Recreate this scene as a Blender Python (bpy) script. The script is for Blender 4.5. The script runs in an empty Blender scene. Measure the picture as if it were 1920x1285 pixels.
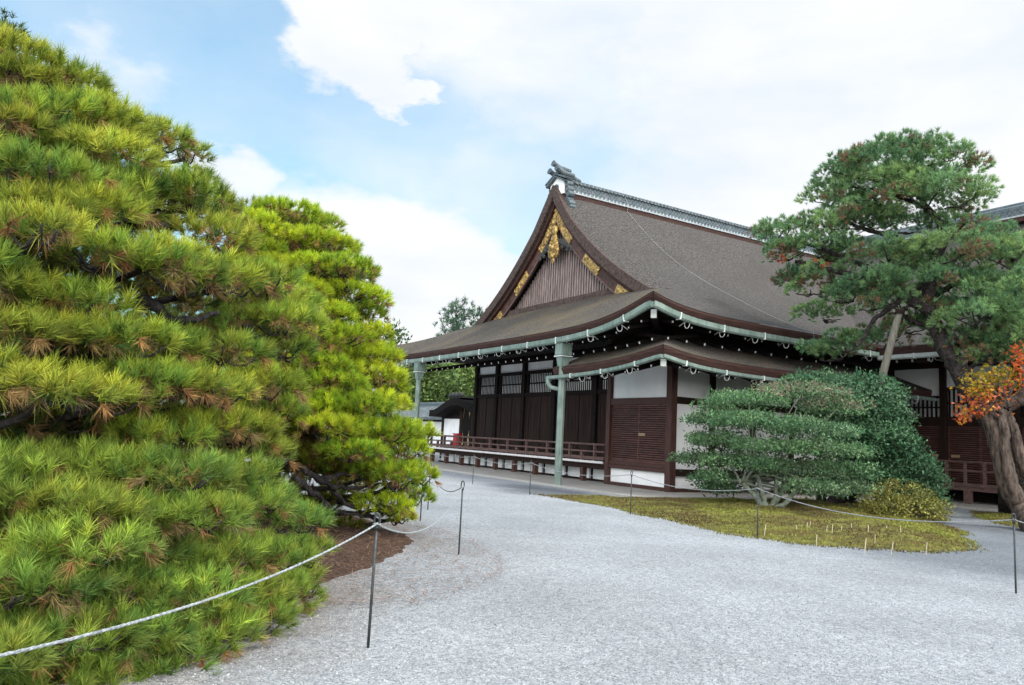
import bpy, math, random
import numpy as np
from mathutils import Vector, Matrix

# ------------------------------------------------------------------ camera, world, sun
S = bpy.context.scene
COL = S.collection
R_ = math.radians
YAW, TILT, ROLL, FPX = R_(59.19711), R_(7.0975), R_(2.9906), 1427.775
EYE = np.array([0.0, 0.0, 1.6])
_f = np.array([math.cos(TILT)*math.cos(YAW), math.cos(TILT)*math.sin(YAW), math.sin(TILT)])
_r = np.array([math.sin(YAW), -math.cos(YAW), 0.0])
_u = np.cross(_r, _f)
CR = _r*math.cos(ROLL) + _u*math.sin(ROLL)
CU = -_r*math.sin(ROLL) + _u*math.cos(ROLL)
CF = _f
cam_d = bpy.data.cameras.new('camera')
cam_d.sensor_fit = 'HORIZONTAL'
cam_d.sensor_width = 36.0
cam_d.lens = FPX/1920*36.0
cam_d.clip_start = 0.05
cam_d.clip_end = 4000
cam = bpy.data.objects.new('camera', cam_d)
COL.objects.link(cam)
cam.matrix_world = Matrix(((CR[0], CU[0], -CF[0], EYE[0]), (CR[1], CU[1], -CF[1], EYE[1]), (CR[2], CU[2], -CF[2], EYE[2]), (0, 0, 0, 1)))
S.camera = cam

SUN_EL, SUN_AZ = R_(58), YAW - R_(108)      # azimuth measured from +x towards +y
sun_d = bpy.data.lights.new('sun', 'SUN')
sun_d.energy = 2.5
sun_d.angle = R_(18)
sun_d.color = (1.0, 0.95, 0.87)
sun = bpy.data.objects.new('sun', sun_d)
COL.objects.link(sun)
sdir = Vector((math.cos(SUN_EL)*math.cos(SUN_AZ), math.cos(SUN_EL)*math.sin(SUN_AZ), math.sin(SUN_EL)))
sun.rotation_euler = sdir.to_track_quat('Z', 'Y').to_euler()
sun.location = (0, 0, 60)

W = bpy.data.worlds.new('World')
S.world = W
W.use_nodes = True
S.view_settings.view_transform = 'Standard'
S.view_settings.look = 'None'
S.view_settings.exposure = 0.52
S.view_settings.gamma = 1.0
S.cycles.max_bounces = 6
S.cycles.diffuse_bounces = 3
S.cycles.transmission_bounces = 3
S.cycles.transparent_max_bounces = 4


def ray(px, py):
    return CR*(px-960) - CU*(py-642.5) + CF*FPX


def at(px, py, dist):
    """world point seen at a photo position, at a horizontal distance from the viewpoint"""
    r = ray(px, py)
    return EYE + r*(dist/math.hypot(r[0], r[1]))


def project(p):
    v = np.asarray(p)-EYE
    return (960+FPX*(v@CR)/(v@CF), 642.5-FPX*(v@CU)/(v@CF))


def onx(px, py, x):
    r = ray(px, py)
    return EYE + r*(x/r[0])


def ony(px, py, y):
    r = ray(px, py)
    return EYE + r*(y/r[1])


def ground(px, py, z=0.0):
    r = ray(px, py)
    return EYE + r*((z-EYE[2])/r[2])


def unit3(v): return v/np.linalg.norm(v)


def world_nodes():
    nt = W.node_tree
    nt.nodes.clear()
    N = nt.nodes.new
    L = nt.links.new
    out = N('ShaderNodeOutputWorld')
    bg = N('ShaderNodeBackground')
    bg.inputs['Strength'].default_value = 0.1
    sky = N('ShaderNodeTexSky')
    sky.sky_type = 'NISHITA'
    sky.sun_disc = False
    sky.sun_elevation = SUN_EL
    sky.sun_rotation = math.pi/2 - SUN_AZ
    sky.air_density = 1.0
    sky.dust_density = 1.2
    sky.ozone_density = 1.5
    tc = N('ShaderNodeTexCoord')
    norm = N('ShaderNodeVectorMath'); norm.operation = 'NORMALIZE'
    L(tc.outputs['Generated'], norm.inputs[0])
    # noise-warped direction so that cloud edges are ragged
    mp = N('ShaderNodeMapping'); mp.inputs['Scale'].default_value = (1, 1, 1.9)
    L(norm.outputs[0], mp.inputs[0])
    nz = N('ShaderNodeTexNoise'); nz.inputs['Scale'].default_value = 5.0; nz.inputs['Detail'].default_value = 9; nz.inputs['Roughness'].default_value = 0.58
    L(mp.outputs[0], nz.inputs['Vector'])
    sub = N('ShaderNodeVectorMath'); sub.operation = 'SUBTRACT'
    L(nz.outputs['Color'], sub.inputs[0]); sub.inputs[1].default_value = (.5, .5, .5)
    scl = N('ShaderNodeVectorMath'); scl.operation = 'SCALE'; scl.inputs['Scale'].default_value = 0.30
    L(sub.outputs[0], scl.inputs[0])
    add = N('ShaderNodeVectorMath'); add.operation = 'ADD'
    L(norm.outputs[0], add.inputs[0]); L(scl.outputs[0], add.inputs[1])
    nd = N('ShaderNodeVectorMath'); nd.operation = 'NORMALIZE'
    L(add.outputs[0], nd.inputs[0])

    def blob(px, py, rad, soft, amt, src):
        d = ray(px, py); d = d/np.linalg.norm(d)
        dot = N('ShaderNodeVectorMath'); dot.operation = 'DOT_PRODUCT'
        L(src, dot.inputs[0]); dot.inputs[1].default_value = tuple(d)
        mr = N('ShaderNodeMapRange'); mr.interpolation_type = 'SMOOTHSTEP'
        mr.inputs['From Min'].default_value = math.cos(rad+soft)
        mr.inputs['From Max'].default_value = math.cos(max(rad-soft, 0.0))
        mr.inputs['To Min'].default_value = 0
        mr.inputs['To Max'].default_value = amt
        L(dot.outputs['Value'], mr.inputs['Value'])
        return mr.outputs['Result']

    def vmax(a, b):
        m = N('ShaderNodeMath'); m.operation = 'MAXIMUM'
        L(a, m.inputs[0]); L(b, m.inputs[1])
        return m.outputs[0]
    # crisp clouds
    src = nd.outputs[0]
    c = None
    for (x, y, rd, sf, am) in SKY_CRISP:
        b = blob(x, y, rd, sf, am, src)
        c = b if c is None else vmax(c, b)
    # soft veils
    v = None
    for (x, y, rd, sf, am) in SKY_VEIL:
        b = blob(x, y, rd, sf, am, src)
        v = b if v is None else vmax(v, b)
    tot = vmax(c, v)
    # wispy variation of the cover
    n2 = N('ShaderNodeTexNoise'); n2.inputs['Scale'].default_value = 2.6; n2.inputs['Detail'].default_value = 6; n2.inputs['Roughness'].default_value = 0.5
    L(mp.outputs[0], n2.inputs['Vector'])
    mr2 = N('ShaderNodeMapRange'); mr2.inputs['From Min'].default_value = .30; mr2.inputs['From Max'].default_value = .72
    mr2.inputs['To Min'].default_value = 0.0; mr2.inputs['To Max'].default_value = 0.52
    L(n2.outputs['Fac'], mr2.inputs['Value'])
    ad2 = N('ShaderNodeMath'); ad2.operation = 'ADD'; ad2.use_clamp = True
    L(tot, ad2.inputs[0]); L(mr2.outputs['Result'], ad2.inputs[1])
    mix = N('ShaderNodeMix'); mix.data_type = 'RGBA'
    L(ad2.outputs[0], mix.inputs['Factor'])
    gain = N('ShaderNodeMix'); gain.data_type = 'RGBA'; gain.blend_type = 'MULTIPLY'; gain.inputs['Factor'].default_value = 1
    L(sky.outputs['Color'], gain.inputs['A']); gain.inputs['B'].default_value = SKY_GAIN
    L(gain.outputs['Result'], mix.inputs['A'])
    # extra-bright low sky added behind the viewpoint to fill the walls under the eaves
    fill_sky = blob(0, 0, 0, 0, 0, norm.outputs[0])
    bk = fill_sky.node
    bk.inputs['From Min'].default_value = -.25; bk.inputs['From Max'].default_value = .75
    bk.inputs['To Min'].default_value = 0; bk.inputs['To Max'].default_value = 1
    for l in list(nt.links):
        if l.to_node == bk and l.to_socket == bk.inputs['Value']:
            l.from_node.inputs[1].default_value = tuple(unit3(-CF*.9 + np.array([0, 0, .16])))
    cc = N('ShaderNodeMix'); cc.data_type = 'RGBA'
    L(bk.outputs['Result'], cc.inputs['Factor'])
    n4 = N('ShaderNodeTexNoise'); n4.inputs['Scale'].default_value = 3.4; n4.inputs['Detail'].default_value = 7; n4.inputs['Roughness'].default_value = .55
    mp4 = N('ShaderNodeMapping'); mp4.inputs['Scale'].default_value = (1, 1, 2.6); mp4.inputs['Location'].default_value = (3.1, 1.7, .4)
    L(norm.outputs[0], mp4.inputs[0]); L(mp4.outputs[0], n4.inputs['Vector'])
    m4 = N('ShaderNodeMapRange'); m4.inputs['From Min'].default_value = .42; m4.inputs['From Max'].default_value = .66
    L(n4.outputs['Fac'], m4.inputs['Value'])
    c4 = N('ShaderNodeMix'); c4.data_type = 'RGBA'
    L(m4.outputs['Result'], c4.inputs['Factor'])
    c4.inputs['A'].default_value = (7.1, 7.2, 7.4, 1)
    c4.inputs['B'].default_value = (6.0, 6.45, 7.1, 1)
    L(c4.outputs['Result'], cc.inputs['A'])
    cc.inputs['B'].default_value = (30, 30, 30.4, 1)
    L(cc.outputs['Result'], mix.inputs['B'])
    vm2 = N('ShaderNodeMath'); vm2.operation = 'MAXIMUM'
    L(ad2.outputs[0], vm2.inputs[0]); L(bk.outputs['Result'], vm2.inputs[1])
    L(vm2.outputs[0], mix.inputs['Factor'])
    L(mix.outputs['Result'], bg.inputs['Color'])
    L(bg.outputs[0], out.inputs['Surface'])


SKY_GAIN = (1.40, 2.05, 1.90, 1)
SKY_CRISP = [(620, -20, .058, .03, 1), (720, 45, .046, .03, 1), (748, 140, .018, .022, .95), (790, -30, .05, .02, 1),
             (880, 20, .05, .04, .7), (855, 200, .006, .006, .4)]
SKY_VEIL = [(1800, 250, .36, .14, 1), (1560, 40, .22, .12, .97), (1350, 420, .17, .10, .85), (1230, 200, .12, .12, .55), (1100, 0, .16, .12, .7), (640, 520, .11, .06, .9), (440, 350, .035, .03, .7),
            (800, 580, .14, .06, .95), (1000, 420, .10, .12, .5), (230, 165, .04, .03, .4), (960, 250, .14, .14, .30)]
world_nodes()

# ------------------------------------------------------------------ materials
MATS = {}


def mat(name, c1, c2=None, scale=8.0, rough=0.8, bump=0.0, bscale=None, stretch=(1, 1, 1), detail=5, metal=0.0, spec=0.3, c3=None, s3=0.6, w3=0.5, attr=None, translucent=0.0, lo=0.35, hi=0.65, voro=False, bdist=0.02):
    m = bpy.data.materials.new(name)
    m.use_nodes = True
    nt = m.node_tree
    N = nt.nodes.new
    L = nt.links.new
    b = nt.nodes['Principled BSDF']
    b.inputs['Roughness'].default_value = rough
    b.inputs['Metallic'].default_value = metal
    b.inputs['Specular IOR Level'].default_value = spec
    tc = N('ShaderNodeTexCoord')
    mp = N('ShaderNodeMapping')
    mp.inputs['Scale'].default_value = stretch
    L(tc.outputs['Object'], mp.inputs['Vector'])
    col = None
    if c2 is not None:
        nz = N('ShaderNodeTexNoise')
        nz.inputs['Scale'].default_value = scale
        nz.inputs['Detail'].default_value = detail
        nz.inputs['Roughness'].default_value = 0.6
        L(mp.outputs[0], nz.inputs['Vector'])
        mr = N('ShaderNodeMapRange')
        mr.inputs['From Min'].default_value = lo
        mr.inputs['From Max'].default_value = hi
        L(nz.outputs['Fac'], mr.inputs['Value'])
        mx = N('ShaderNodeMix'); mx.data_type = 'RGBA'
        mx.inputs['A'].default_value = (*c1, 1)
        mx.inputs['B'].default_value = (*c2, 1)
        L(mr.outputs['Result'], mx.inputs['Factor'])
        col = mx.outputs['Result']
        if c3 is not None:
            n3 = N('ShaderNodeTexNoise')
            n3.inputs['Scale'].default_value = s3
            n3.inputs['Detail'].default_value = 6
            L(tc.outputs['Object'], n3.inputs['Vector'])
            m3 = N('ShaderNodeMapRange')
            m3.inputs['From Min'].default_value = .45
            m3.inputs['From Max'].default_value = .7
            m3.inputs['To Max'].default_value = w3
            L(n3.outputs['Fac'], m3.inputs['Value'])
            mx3 = N('ShaderNodeMix'); mx3.data_type = 'RGBA'
            L(m3.outputs['Result'], mx3.inputs['Factor'])
            L(col, mx3.inputs['A'])
            mx3.inputs['B'].default_value = (*c3, 1)
            col = mx3.outputs['Result']
    if attr:
        a = N('ShaderNodeAttribute')
        a.attribute_name = attr
        if col is not None:
            mm = N('ShaderNodeMix'); mm.data_type = 'RGBA'; mm.blend_type = 'MULTIPLY'
            mm.inputs['Factor'].default_value = 1
            L(col, mm.inputs['A']); L(a.outputs['Color'], mm.inputs['B'])
            col = mm.outputs['Result']
        else:
            col = a.outputs['Color']
    if col is not None:
        L(col, b.inputs['Base Color'])
    else:
        b.inputs['Base Color'].default_value = (*c1, 1)
    if bump:
        if voro:
            n2 = N('ShaderNodeTexVoronoi'); n2.feature = 'DISTANCE_TO_EDGE'; o = 'Distance'
            n2.inputs['Scale'].default_value = bscale or scale
        else:
            n2 = N('ShaderNodeTexNoise'); o = 'Fac'
            n2.inputs['Scale'].default_value = bscale or scale
            n2.inputs['Detail'].default_value = 6
        L(mp.outputs[0], n2.inputs['Vector'])
        bm = N('ShaderNodeBump')
        bm.inputs['Strength'].default_value = bump
        bm.inputs['Distance'].default_value = bdist
        L(n2.outputs[o], bm.inputs['Height'])
        L(bm.outputs[0], b.inputs['Normal'])
    if translucent:
        tr = N('ShaderNodeBsdfTranslucent')
        L(col, tr.inputs['Color'])
        ms = N('ShaderNodeMixShader'); ms.inputs[0].default_value = translucent
        out = nt.nodes['Material Output']
        L(b.outputs[0], ms.inputs[1]); L(tr.outputs[0], ms.inputs[2]); L(ms.outputs[0], out.inputs['Surface'])
    MATS[name] = m
    return m


mat('moss_blades', None, attr='tint', rough=.9, spec=.1)
mat('bark_thatch', (.029, .0255, .0235), (.098, .088, .081), scale=13, rough=.95, bump=1.0, bscale=15, detail=10, lo=.40, hi=.64, c3=(.045, .039, .035), s3=.35, w3=.6, bdist=.06)
mat('mossy_thatch', (.028, .023, .019), (.096, .082, .067), scale=14, rough=.95, bump=1.0, bscale=12, detail=10, lo=.40, hi=.62, c3=(.11, .085, .045), s3=.55, w3=.55, bdist=.05)
mat('thatch_edge', (.022, .0095, .007), (.06, .027, .021), scale=5, rough=.85, bump=.5, bscale=30, stretch=(.35, .35, 6))
mat('verge_bark', (.030, .020, .017), (.085, .058, .048), scale=9, rough=.9, bump=.5, bscale=20)
mat('dark_wood', (.014, .0085, .007), (.030, .018, .014), scale=6, rough=.8, spec=.12, stretch=(6, 6, .5), bump=.15, bscale=12)
mat('black_wood', (.010, .007, .007), (.018, .013, .012), scale=6, rough=.85, spec=.1)
mat('board_wood', (.010, .006, .005), (.038, .022, .018), scale=2.2, rough=.8, spec=.15, stretch=(7, 7, .25), bump=.3, bscale=9)
mat('red_wood', (.035, .014, .011), (.075, .033, .026), scale=5, rough=.65, stretch=(5, 5, .5), bump=.2, bscale=12)
mat('louver_wood', (.048, .019, .015), (.105, .044, .035), scale=3, rough=.6, stretch=(1, 1, 5), bump=.1)
mat('rail_wood', (.06, .034, .030), (.14, .085, .075), scale=5, rough=.7, stretch=(3, .7, 5), bump=.2)
mat('barge_wood', (.035, .016, .012), (.085, .041, .031), scale=3, rough=.6, stretch=(1, 1, 1), bump=.15, bscale=14)
mat('gable_wood', (.115, .088, .08), (.33, .262, .24), scale=3, rough=.75, stretch=(6, 6, .6))
mat('gable_back', (.020, .013, .012), (.04, .028, .025), scale=4, rough=.8)
mat('deck_edge', (.50, .48, .47), (.68, .66, .66), scale=8, rough=.6, stretch=(1, 4, 1))
mat('plaster', (.76, .76, .76), (.83, .83, .825), scale=1.6, rough=.9, c3=(.62, .605, .58), s3=1.3, w3=.45, stretch=(1, 1, .5))
mat('white_paint', (.72, .72, .70), (.82, .82, .80), scale=10, rough=.6)
mat('copper', (.085, .125, .105), (.16, .215, .185), scale=3.5, rough=.65, c3=(.22, .27, .24), s3=2.0, w3=.75, stretch=(4, 4, .7), bump=.12)
mat('pale_copper', (.46, .50, .48), (.60, .63, .61), scale=6, rough=.5)
mat('hook_metal', (.55, .58, .56), (.72, .74, .72), scale=9, rough=.5)
mat('tile', (.035, .048, .053), (.10, .125, .135), scale=14, rough=.55, bump=.2, c3=(.16, .18, .19), s3=3, w3=.5)
mat('tile_pale', (.22, .245, .255), (.36, .39, .40), scale=10, rough=.6)
mat('gold', (.10, .055, .018), (.66, .43, .14), scale=7, rough=.42, metal=.55, spec=.5, bump=1.0, bscale=26, bdist=.03)
mat('carved_dark', (.02, .02, .02), (.06, .06, .055), scale=12, rough=.7, bump=.8, bscale=18)
mat('steel', (.025, .028, .03), (.06, .066, .07), scale=20, rough=.5, metal=.3)
mat('rope', (.15, .165, .17), (.36, .375, .38), scale=60, rough=.65)
mat('bark', (.009, .0075, .007), (.045, .037, .034), scale=9, rough=.95, bump=1.0, bscale=11, stretch=(1, 1, .55), voro=True, bdist=.09)
mat('red_bark', (.045, .026, .02), (.14, .085, .065), scale=14, rough=.95, bump=.9, bscale=22, voro=True, bdist=.03)
mat('maple_bark', (.020, .014, .011), (.115, .085, .067), scale=7, rough=.95, bump=1.0, bscale=13, stretch=(1.6, 1.6, .4), bdist=.07)
mat('green_bark', (.09, .11, .08), (.20, .225, .17), scale=9, rough=.95, bump=.5, bscale=14)
mat('pole_wood', (.085, .082, .066), (.17, .16, .13), scale=6, rough=.85, stretch=(5, 5, .4), bump=.4)
mat('needles', None, attr='tint', rough=.6, translucent=.35, spec=.2)
mat('leaves', None, attr='tint', rough=.6, translucent=.25, spec=.2)
mat('litter', (.022, .012, .008), (.085, .048, .032), scale=26, rough=1, bump=.8, bscale=40, detail=8, lo=.4, hi=.6)
mat('straw', None, attr='tint', rough=.9)
mat('moss', (.055, .048, .014), (.17, .165, .03), scale=4, rough=1, bump=1.0, bscale=45, detail=9, lo=.35, hi=.62, c3=(.085, .048, .016), s3=.75, w3=.85, bdist=.04)
mat('stone', (.26, .25, .235), (.40, .385, .36), scale=30, rough=.9, bump=.3, bscale=40)
mat('pavement', (.25, .235, .215), (.36, .345, .32), scale=60, rough=.95, bump=.4, bscale=90, c3=(.22, .205, .185), s3=1.1, w3=.6)
mat('bamboo', (.40, .33, .22), (.55, .49, .37), scale=20, rough=.7)
mat('red_paint', (.36, .012, .016), (.46, .02, .025), scale=8, rough=.45)
mat('black_lacquer', (.008, .006, .006), (.014, .012, .011), scale=8, rough=.85, spec=.08)
mat('brass_plate', (.25, .16, .09), (.34, .23, .14), scale=12, rough=.55, metal=.2)


def gravel_material():
    m = bpy.data.materials.new('gravel')
    m.use_nodes = True
    nt = m.node_tree
    N = nt.nodes.new
    L = nt.links.new
    b = nt.nodes['Principled BSDF']
    b.inputs['Roughness'].default_value = .9
    b.inputs['Specular IOR Level'].default_value = .25
    tc = N('ShaderNodeTexCoord')
    vo = N('ShaderNodeTexVoronoi'); vo.inputs['Scale'].default_value = 80
    L(tc.outputs['Object'], vo.inputs['Vector'])
    vf = N('ShaderNodeTexVoronoi'); vf.inputs['Scale'].default_value = 24
    L(tc.outputs['Object'], vf.inputs['Vector'])
    ramp = N('ShaderNodeValToRGB')
    cr = ramp.color_ramp
    cr.elements[0].position = 0.0; cr.elements[0].color = (.165, .175, .19, 1)
    cr.elements[1].position = 1.0; cr.elements[1].color = (.42, .427, .437, 1)
    e = cr.elements.new(.35); e.color = (.252, .267, .288, 1)
    e = cr.elements.new(.7); e.color = (.322, .337, .357, 1)
    sep = N('ShaderNodeSeparateColor')
    L(vo.outputs['Color'], sep.inputs[0])
    L(sep.outputs[0], ramp.inputs['Fac'])
    # broad patches
    n1 = N('ShaderNodeTexNoise'); n1.inputs['Scale'].default_value = .55; n1.inputs['Detail'].default_value = 7
    L(tc.outputs['Object'], n1.inputs['Vector'])
    mr = N('ShaderNodeMapRange'); mr.inputs['From Min'].default_value = .3; mr.inputs['From Max'].default_value = .7
    mr.inputs['To Min'].default_value = .84; mr.inputs['To Max'].default_value = 1.10
    L(n1.outputs['Fac'], mr.inputs['Value'])
    mu = N('ShaderNodeMix'); mu.data_type = 'RGBA'; mu.blend_type = 'MULTIPLY'; mu.inputs['Factor'].default_value = 1
    L(ramp.outputs['Color'], mu.inputs['A']); L(mr.outputs['Result'], mu.inputs['B'])
    # medium clumps of the bigger stones
    sp2 = N('ShaderNodeSeparateColor'); L(vf.outputs['Color'], sp2.inputs[0])
    mrb = N('ShaderNodeMapRange'); mrb.inputs['To Min'].default_value = .80; mrb.inputs['To Max'].default_value = 1.12
    L(sp2.outputs[1], mrb.inputs['Value'])
    mu2 = N('ShaderNodeMix'); mu2.data_type = 'RGBA'; mu2.blend_type = 'MULTIPLY'; mu2.inputs['Factor'].default_value = 1
    L(mu.outputs['Result'], mu2.inputs['A']); L(mrb.outputs['Result'], mu2.inputs['B'])
    col = mu2.outputs['Result']
    # patches: needle-strewn ground at the left pines, darker gravel, painted tree shade; noisy edges
    geo = N('ShaderNodeNewGeometry')
    n3 = N('ShaderNodeTexNoise'); n3.inputs['Scale'].default_value = 1.6; n3.inputs['Detail'].default_value = 8
    L(tc.outputs['Object'], n3.inputs['Vector'])

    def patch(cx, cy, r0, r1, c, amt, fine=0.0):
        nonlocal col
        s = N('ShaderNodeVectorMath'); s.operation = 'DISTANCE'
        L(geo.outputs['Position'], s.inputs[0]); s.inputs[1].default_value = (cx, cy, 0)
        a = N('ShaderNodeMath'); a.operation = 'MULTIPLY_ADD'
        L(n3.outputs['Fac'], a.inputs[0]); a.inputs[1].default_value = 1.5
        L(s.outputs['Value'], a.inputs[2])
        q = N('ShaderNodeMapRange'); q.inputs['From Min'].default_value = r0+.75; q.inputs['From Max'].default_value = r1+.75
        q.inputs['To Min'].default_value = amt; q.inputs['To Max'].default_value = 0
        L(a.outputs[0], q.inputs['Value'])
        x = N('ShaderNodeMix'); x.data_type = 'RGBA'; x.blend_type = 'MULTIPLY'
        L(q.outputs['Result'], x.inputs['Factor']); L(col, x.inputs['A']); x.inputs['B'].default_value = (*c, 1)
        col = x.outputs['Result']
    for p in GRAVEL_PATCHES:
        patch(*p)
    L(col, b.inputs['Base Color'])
    # relief
    inv = N('ShaderNodeMath'); inv.operation = 'MULTIPLY'; inv.inputs[1].default_value = -1
    L(vo.outputs['Distance'], inv.inputs[0])
    bm = N('ShaderNodeBump'); bm.inputs['Strength'].default_value = 1.0; bm.inputs['Distance'].default_value = .011
    L(inv.outputs[0], bm.inputs['Height'])
    L(bm.outputs[0], b.inputs['Normal'])
    MATS['gravel'] = m


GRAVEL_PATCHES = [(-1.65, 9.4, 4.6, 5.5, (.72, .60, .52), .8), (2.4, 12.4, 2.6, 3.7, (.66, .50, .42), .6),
                  (13.3, 19.6, .9, 2.0, (.45, .46, .48), .9), (13.6, 21.8, .7, 1.7, (.5, .51, .53), .85), (16.6, 6.8, 4.0, 6.2, (.50, .52, .55), .95), (22.0, 11.6, 2.6, 4.2, (.56, .58, .60), .9)]  # darker gravel by the downpipe, then pine shade painted on the right path
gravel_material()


# ------------------------------------------------------------------ object helpers
def tag(o, label=None, cat=None, group=None, kind=None):
    if label: o['label'] = label
    if cat: o['category'] = cat
    if group: o['group'] = group
    if kind: o['kind'] = kind
    return o


def thing(name, label, cat, loc=(0, 0, 0), group=None):
    o = bpy.data.objects.new(name, None)
    o.empty_display_size = .2
    COL.objects.link(o)
    o.location = loc
    return tag(o, label, cat, group)


def origin_of(o):
    v = Vector((0, 0, 0))
    while o is not None:
        v += Vector(o.location)
        o = o.parent
    return v


class MB:
    """collects shapes in world coordinates and links them as one mesh object"""
    def __init__(s):
        s.v = []; s.f = []

    def face(s, pts):
        i = len(s.v)
        s.v += [tuple(p) for p in pts]
        s.f.append(tuple(range(i, i+len(pts))))
        return s

    def box(s, a, b):
        x0, y0, z0 = [min(p, q) for p, q in zip(a, b)]
        x1, y1, z1 = [max(p, q) for p, q in zip(a, b)]
        i = len(s.v)
        s.v += [(x0, y0, z0), (x1, y0, z0), (x1, y1, z0), (x0, y1, z0), (x0, y0, z1), (x1, y0, z1), (x1, y1, z1), (x0, y1, z1)]
        s.f += [tuple(i+k for k in q) for q in ((0, 3, 2, 1), (4, 5, 6, 7), (0, 1, 5, 4), (1, 2, 6, 5), (2, 3, 7, 6), (3, 0, 4, 7))]
        return s

    def bar(s, p, q, w, h, up=(0, 0, 1)):
        return s.sweep([p, q], [(-w/2, -h/2), (w/2, -h/2), (w/2, h/2), (-w/2, h/2)], up)

    def sweep(s, path, prof, up=(0, 0, 1), cap=True, closed=True, scales=None):
        path = [Vector(p) for p in path]
        up = Vector(up)
        n = len(prof)
        base = len(s.v)
        for k, p in enumerate(path):
            a = path[max(k-1, 0)]; b = path[min(k+1, len(path)-1)]
            t = (b-a).normalized()
            side = t.cross(up)
            if side.length < 1e-5: side = t.cross(Vector((1, 0, 0)))
            side.normalize()
            u = side.cross(t).normalized()
            sc = 1 if scales is None else scales[k]
            # mitre
            if 0 < k < len(path)-1:
                d1 = (path[k]-path[k-1]).normalized()
                c = max(.5, d1.dot(t))
                m = 1/c
            else: m = 1
            for (x, y) in prof:
                s.v.append(tuple(p + side*x*sc*m + u*y*sc))
        for k in range(len(path)-1):
            for j in range(n if closed else n-1):
                j2 = (j+1) % n
                s.f.append((base+k*n+j, base+k*n+j2, base+(k+1)*n+j2, base+(k+1)*n+j))
        if cap and closed:
            s.f.append(tuple(base+j for j in range(n))[::-1])
            s.f.append(tuple(base+(len(path)-1)*n+j for j in range(n)))
        return s

    def tube(s, path, r, seg=8, up=(0, 0, 1), cap=True):
        prof = [(math.cos(2*math.pi*j/seg), math.sin(2*math.pi*j/seg)) for j in range(seg)]
        sc = r if isinstance(r, (list, tuple)) else [r]*len(path)
        path = [Vector(p) for p in path]
        base = len(s.v)
        nrm = None
        for k, p in enumerate(path):
            a = path[max(k-1, 0)]; b = path[min(k+1, len(path)-1)]
            t = (b-a).normalized()
            if nrm is None:
                nrm = t.orthogonal().normalized()
            else:
                nrm = (nrm - t*nrm.dot(t)).normalized()
            bi = t.cross(nrm)
            for (x, y) in prof:
                s.v.append(tuple(p + (nrm*x + bi*y)*sc[k]))
        for k in range(len(path)-1):
            for j in range(seg):
                j2 = (j+1) % seg
                s.f.append((base+k*seg+j, base+k*seg+j2, base+(k+1)*seg+j2, base+(k+1)*seg+j))
        if cap:
            s.f.append(tuple(base+j for j in range(seg))[::-1])
            s.f.append(tuple(base+(len(path)-1)*seg+j for j in range(seg)))
        return s

    def grid(s, fn, nu, nv):
        base = len(s.v)
        for i in range(nu+1):
            for j in range(nv+1):
                s.v.append(tuple(fn(i/nu, j/nv)))
        for i in range(nu):
            for j in range(nv):
                a = base+i*(nv+1)+j
                s.f.append((a, a+nv+1, a+nv+2, a+1))
        return s

    def plate(s, pts, normal, t):
        """extruded polygon: pts in world coordinates, thickness t along normal"""
        n = Vector(normal)*t
        i = len(s.v); k = len(pts)
        s.v += [tuple(p) for p in pts] + [tuple(Vector(p)+n) for p in pts]
        s.f.append(tuple(range(i, i+k))[::-1])
        s.f.append(tuple(range(i+k, i+2*k)))
        for j in range(k):
            j2 = (j+1) % k
            s.f.append((i+j, i+j2, i+k+j2, i+k+j))
        return s

    def disc(s, c, axis, r, t, seg=16):
        c = Vector(c); a = Vector(axis).normalized()
        return s.tube([c, c+a*t], r, seg)

    def ball(s, c, r, seg=10, rings=6, sq=(1, 1, 1)):
        def fn(u, v):
            th = math.pi*v; ph = 2*math.pi*u
            return (c[0]+r*sq[0]*math.sin(th)*math.cos(ph), c[1]+r*sq[1]*math.sin(th)*math.sin(ph), c[2]+r*sq[2]*math.cos(th))
        return s.grid(fn, seg, rings)

    def build(s, name, m, parent=None, smooth=False, loc=None, bevel=0):
        org = origin_of(parent) if parent is not None else Vector(loc or (0, 0, 0))
        me = bpy.data.meshes.new(name)
        me.from_pydata([(a-org.x, b-org.y, c-org.z) for a, b, c in s.v], [], s.f)
        me.materials.append(MATS[m])
        if smooth:
            me.polygons.foreach_set('use_smooth', [True]*len(me.polygons))
        me.update()
        o = bpy.data.objects.new(name, me)
        COL.objects.link(o)
        if parent is not None: o.parent = parent
        else: o.location = org
        if bevel:
            bv = o.modifiers.new('bevel', 'BEVEL')
            bv.width = bevel; bv.segments = 2; bv.limit_method = 'ANGLE'
        return o


def np_mesh(name, verts, nper, mname, parent=None, tint=None, kind=None):
    """mesh of separate n-gons (nper corners each) from a numpy array"""
    org = np.array(origin_of(parent)) if parent is not None else np.zeros(3)
    v = (verts.reshape(-1, 3)-org).astype(np.float32)
    n = len(v); nf = n//nper
    me = bpy.data.meshes.new(name)
    me.vertices.add(n); me.vertices.foreach_set('co', v.ravel())
    me.loops.add(n); me.loops.foreach_set('vertex_index', np.arange(n, dtype=np.int32))
    me.polygons.add(nf)
    me.polygons.foreach_set('loop_start', np.arange(0, n, nper, dtype=np.int32))
    me.update(calc_edges=True)
    if tint is not None:
        a = me.attributes.new('tint', 'FLOAT_COLOR', 'POINT')
        c = np.ones((n, 4), np.float32)
        c[:, :3] = np.repeat(tint, nper, axis=0) if len(tint) != n else tint
        a.data.foreach_set('color', c.ravel())
    me.materials.append(MATS[mname])
    o = bpy.data.objects.new(name, me)
    COL.objects.link(o)
    if parent is not None: o.parent = parent
    return o


rng = np.random.default_rng(7)
random.seed(5)


def unit(a):
    return a/np.maximum(np.linalg.norm(a, axis=-1, keepdims=True), 1e-9)


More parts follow.
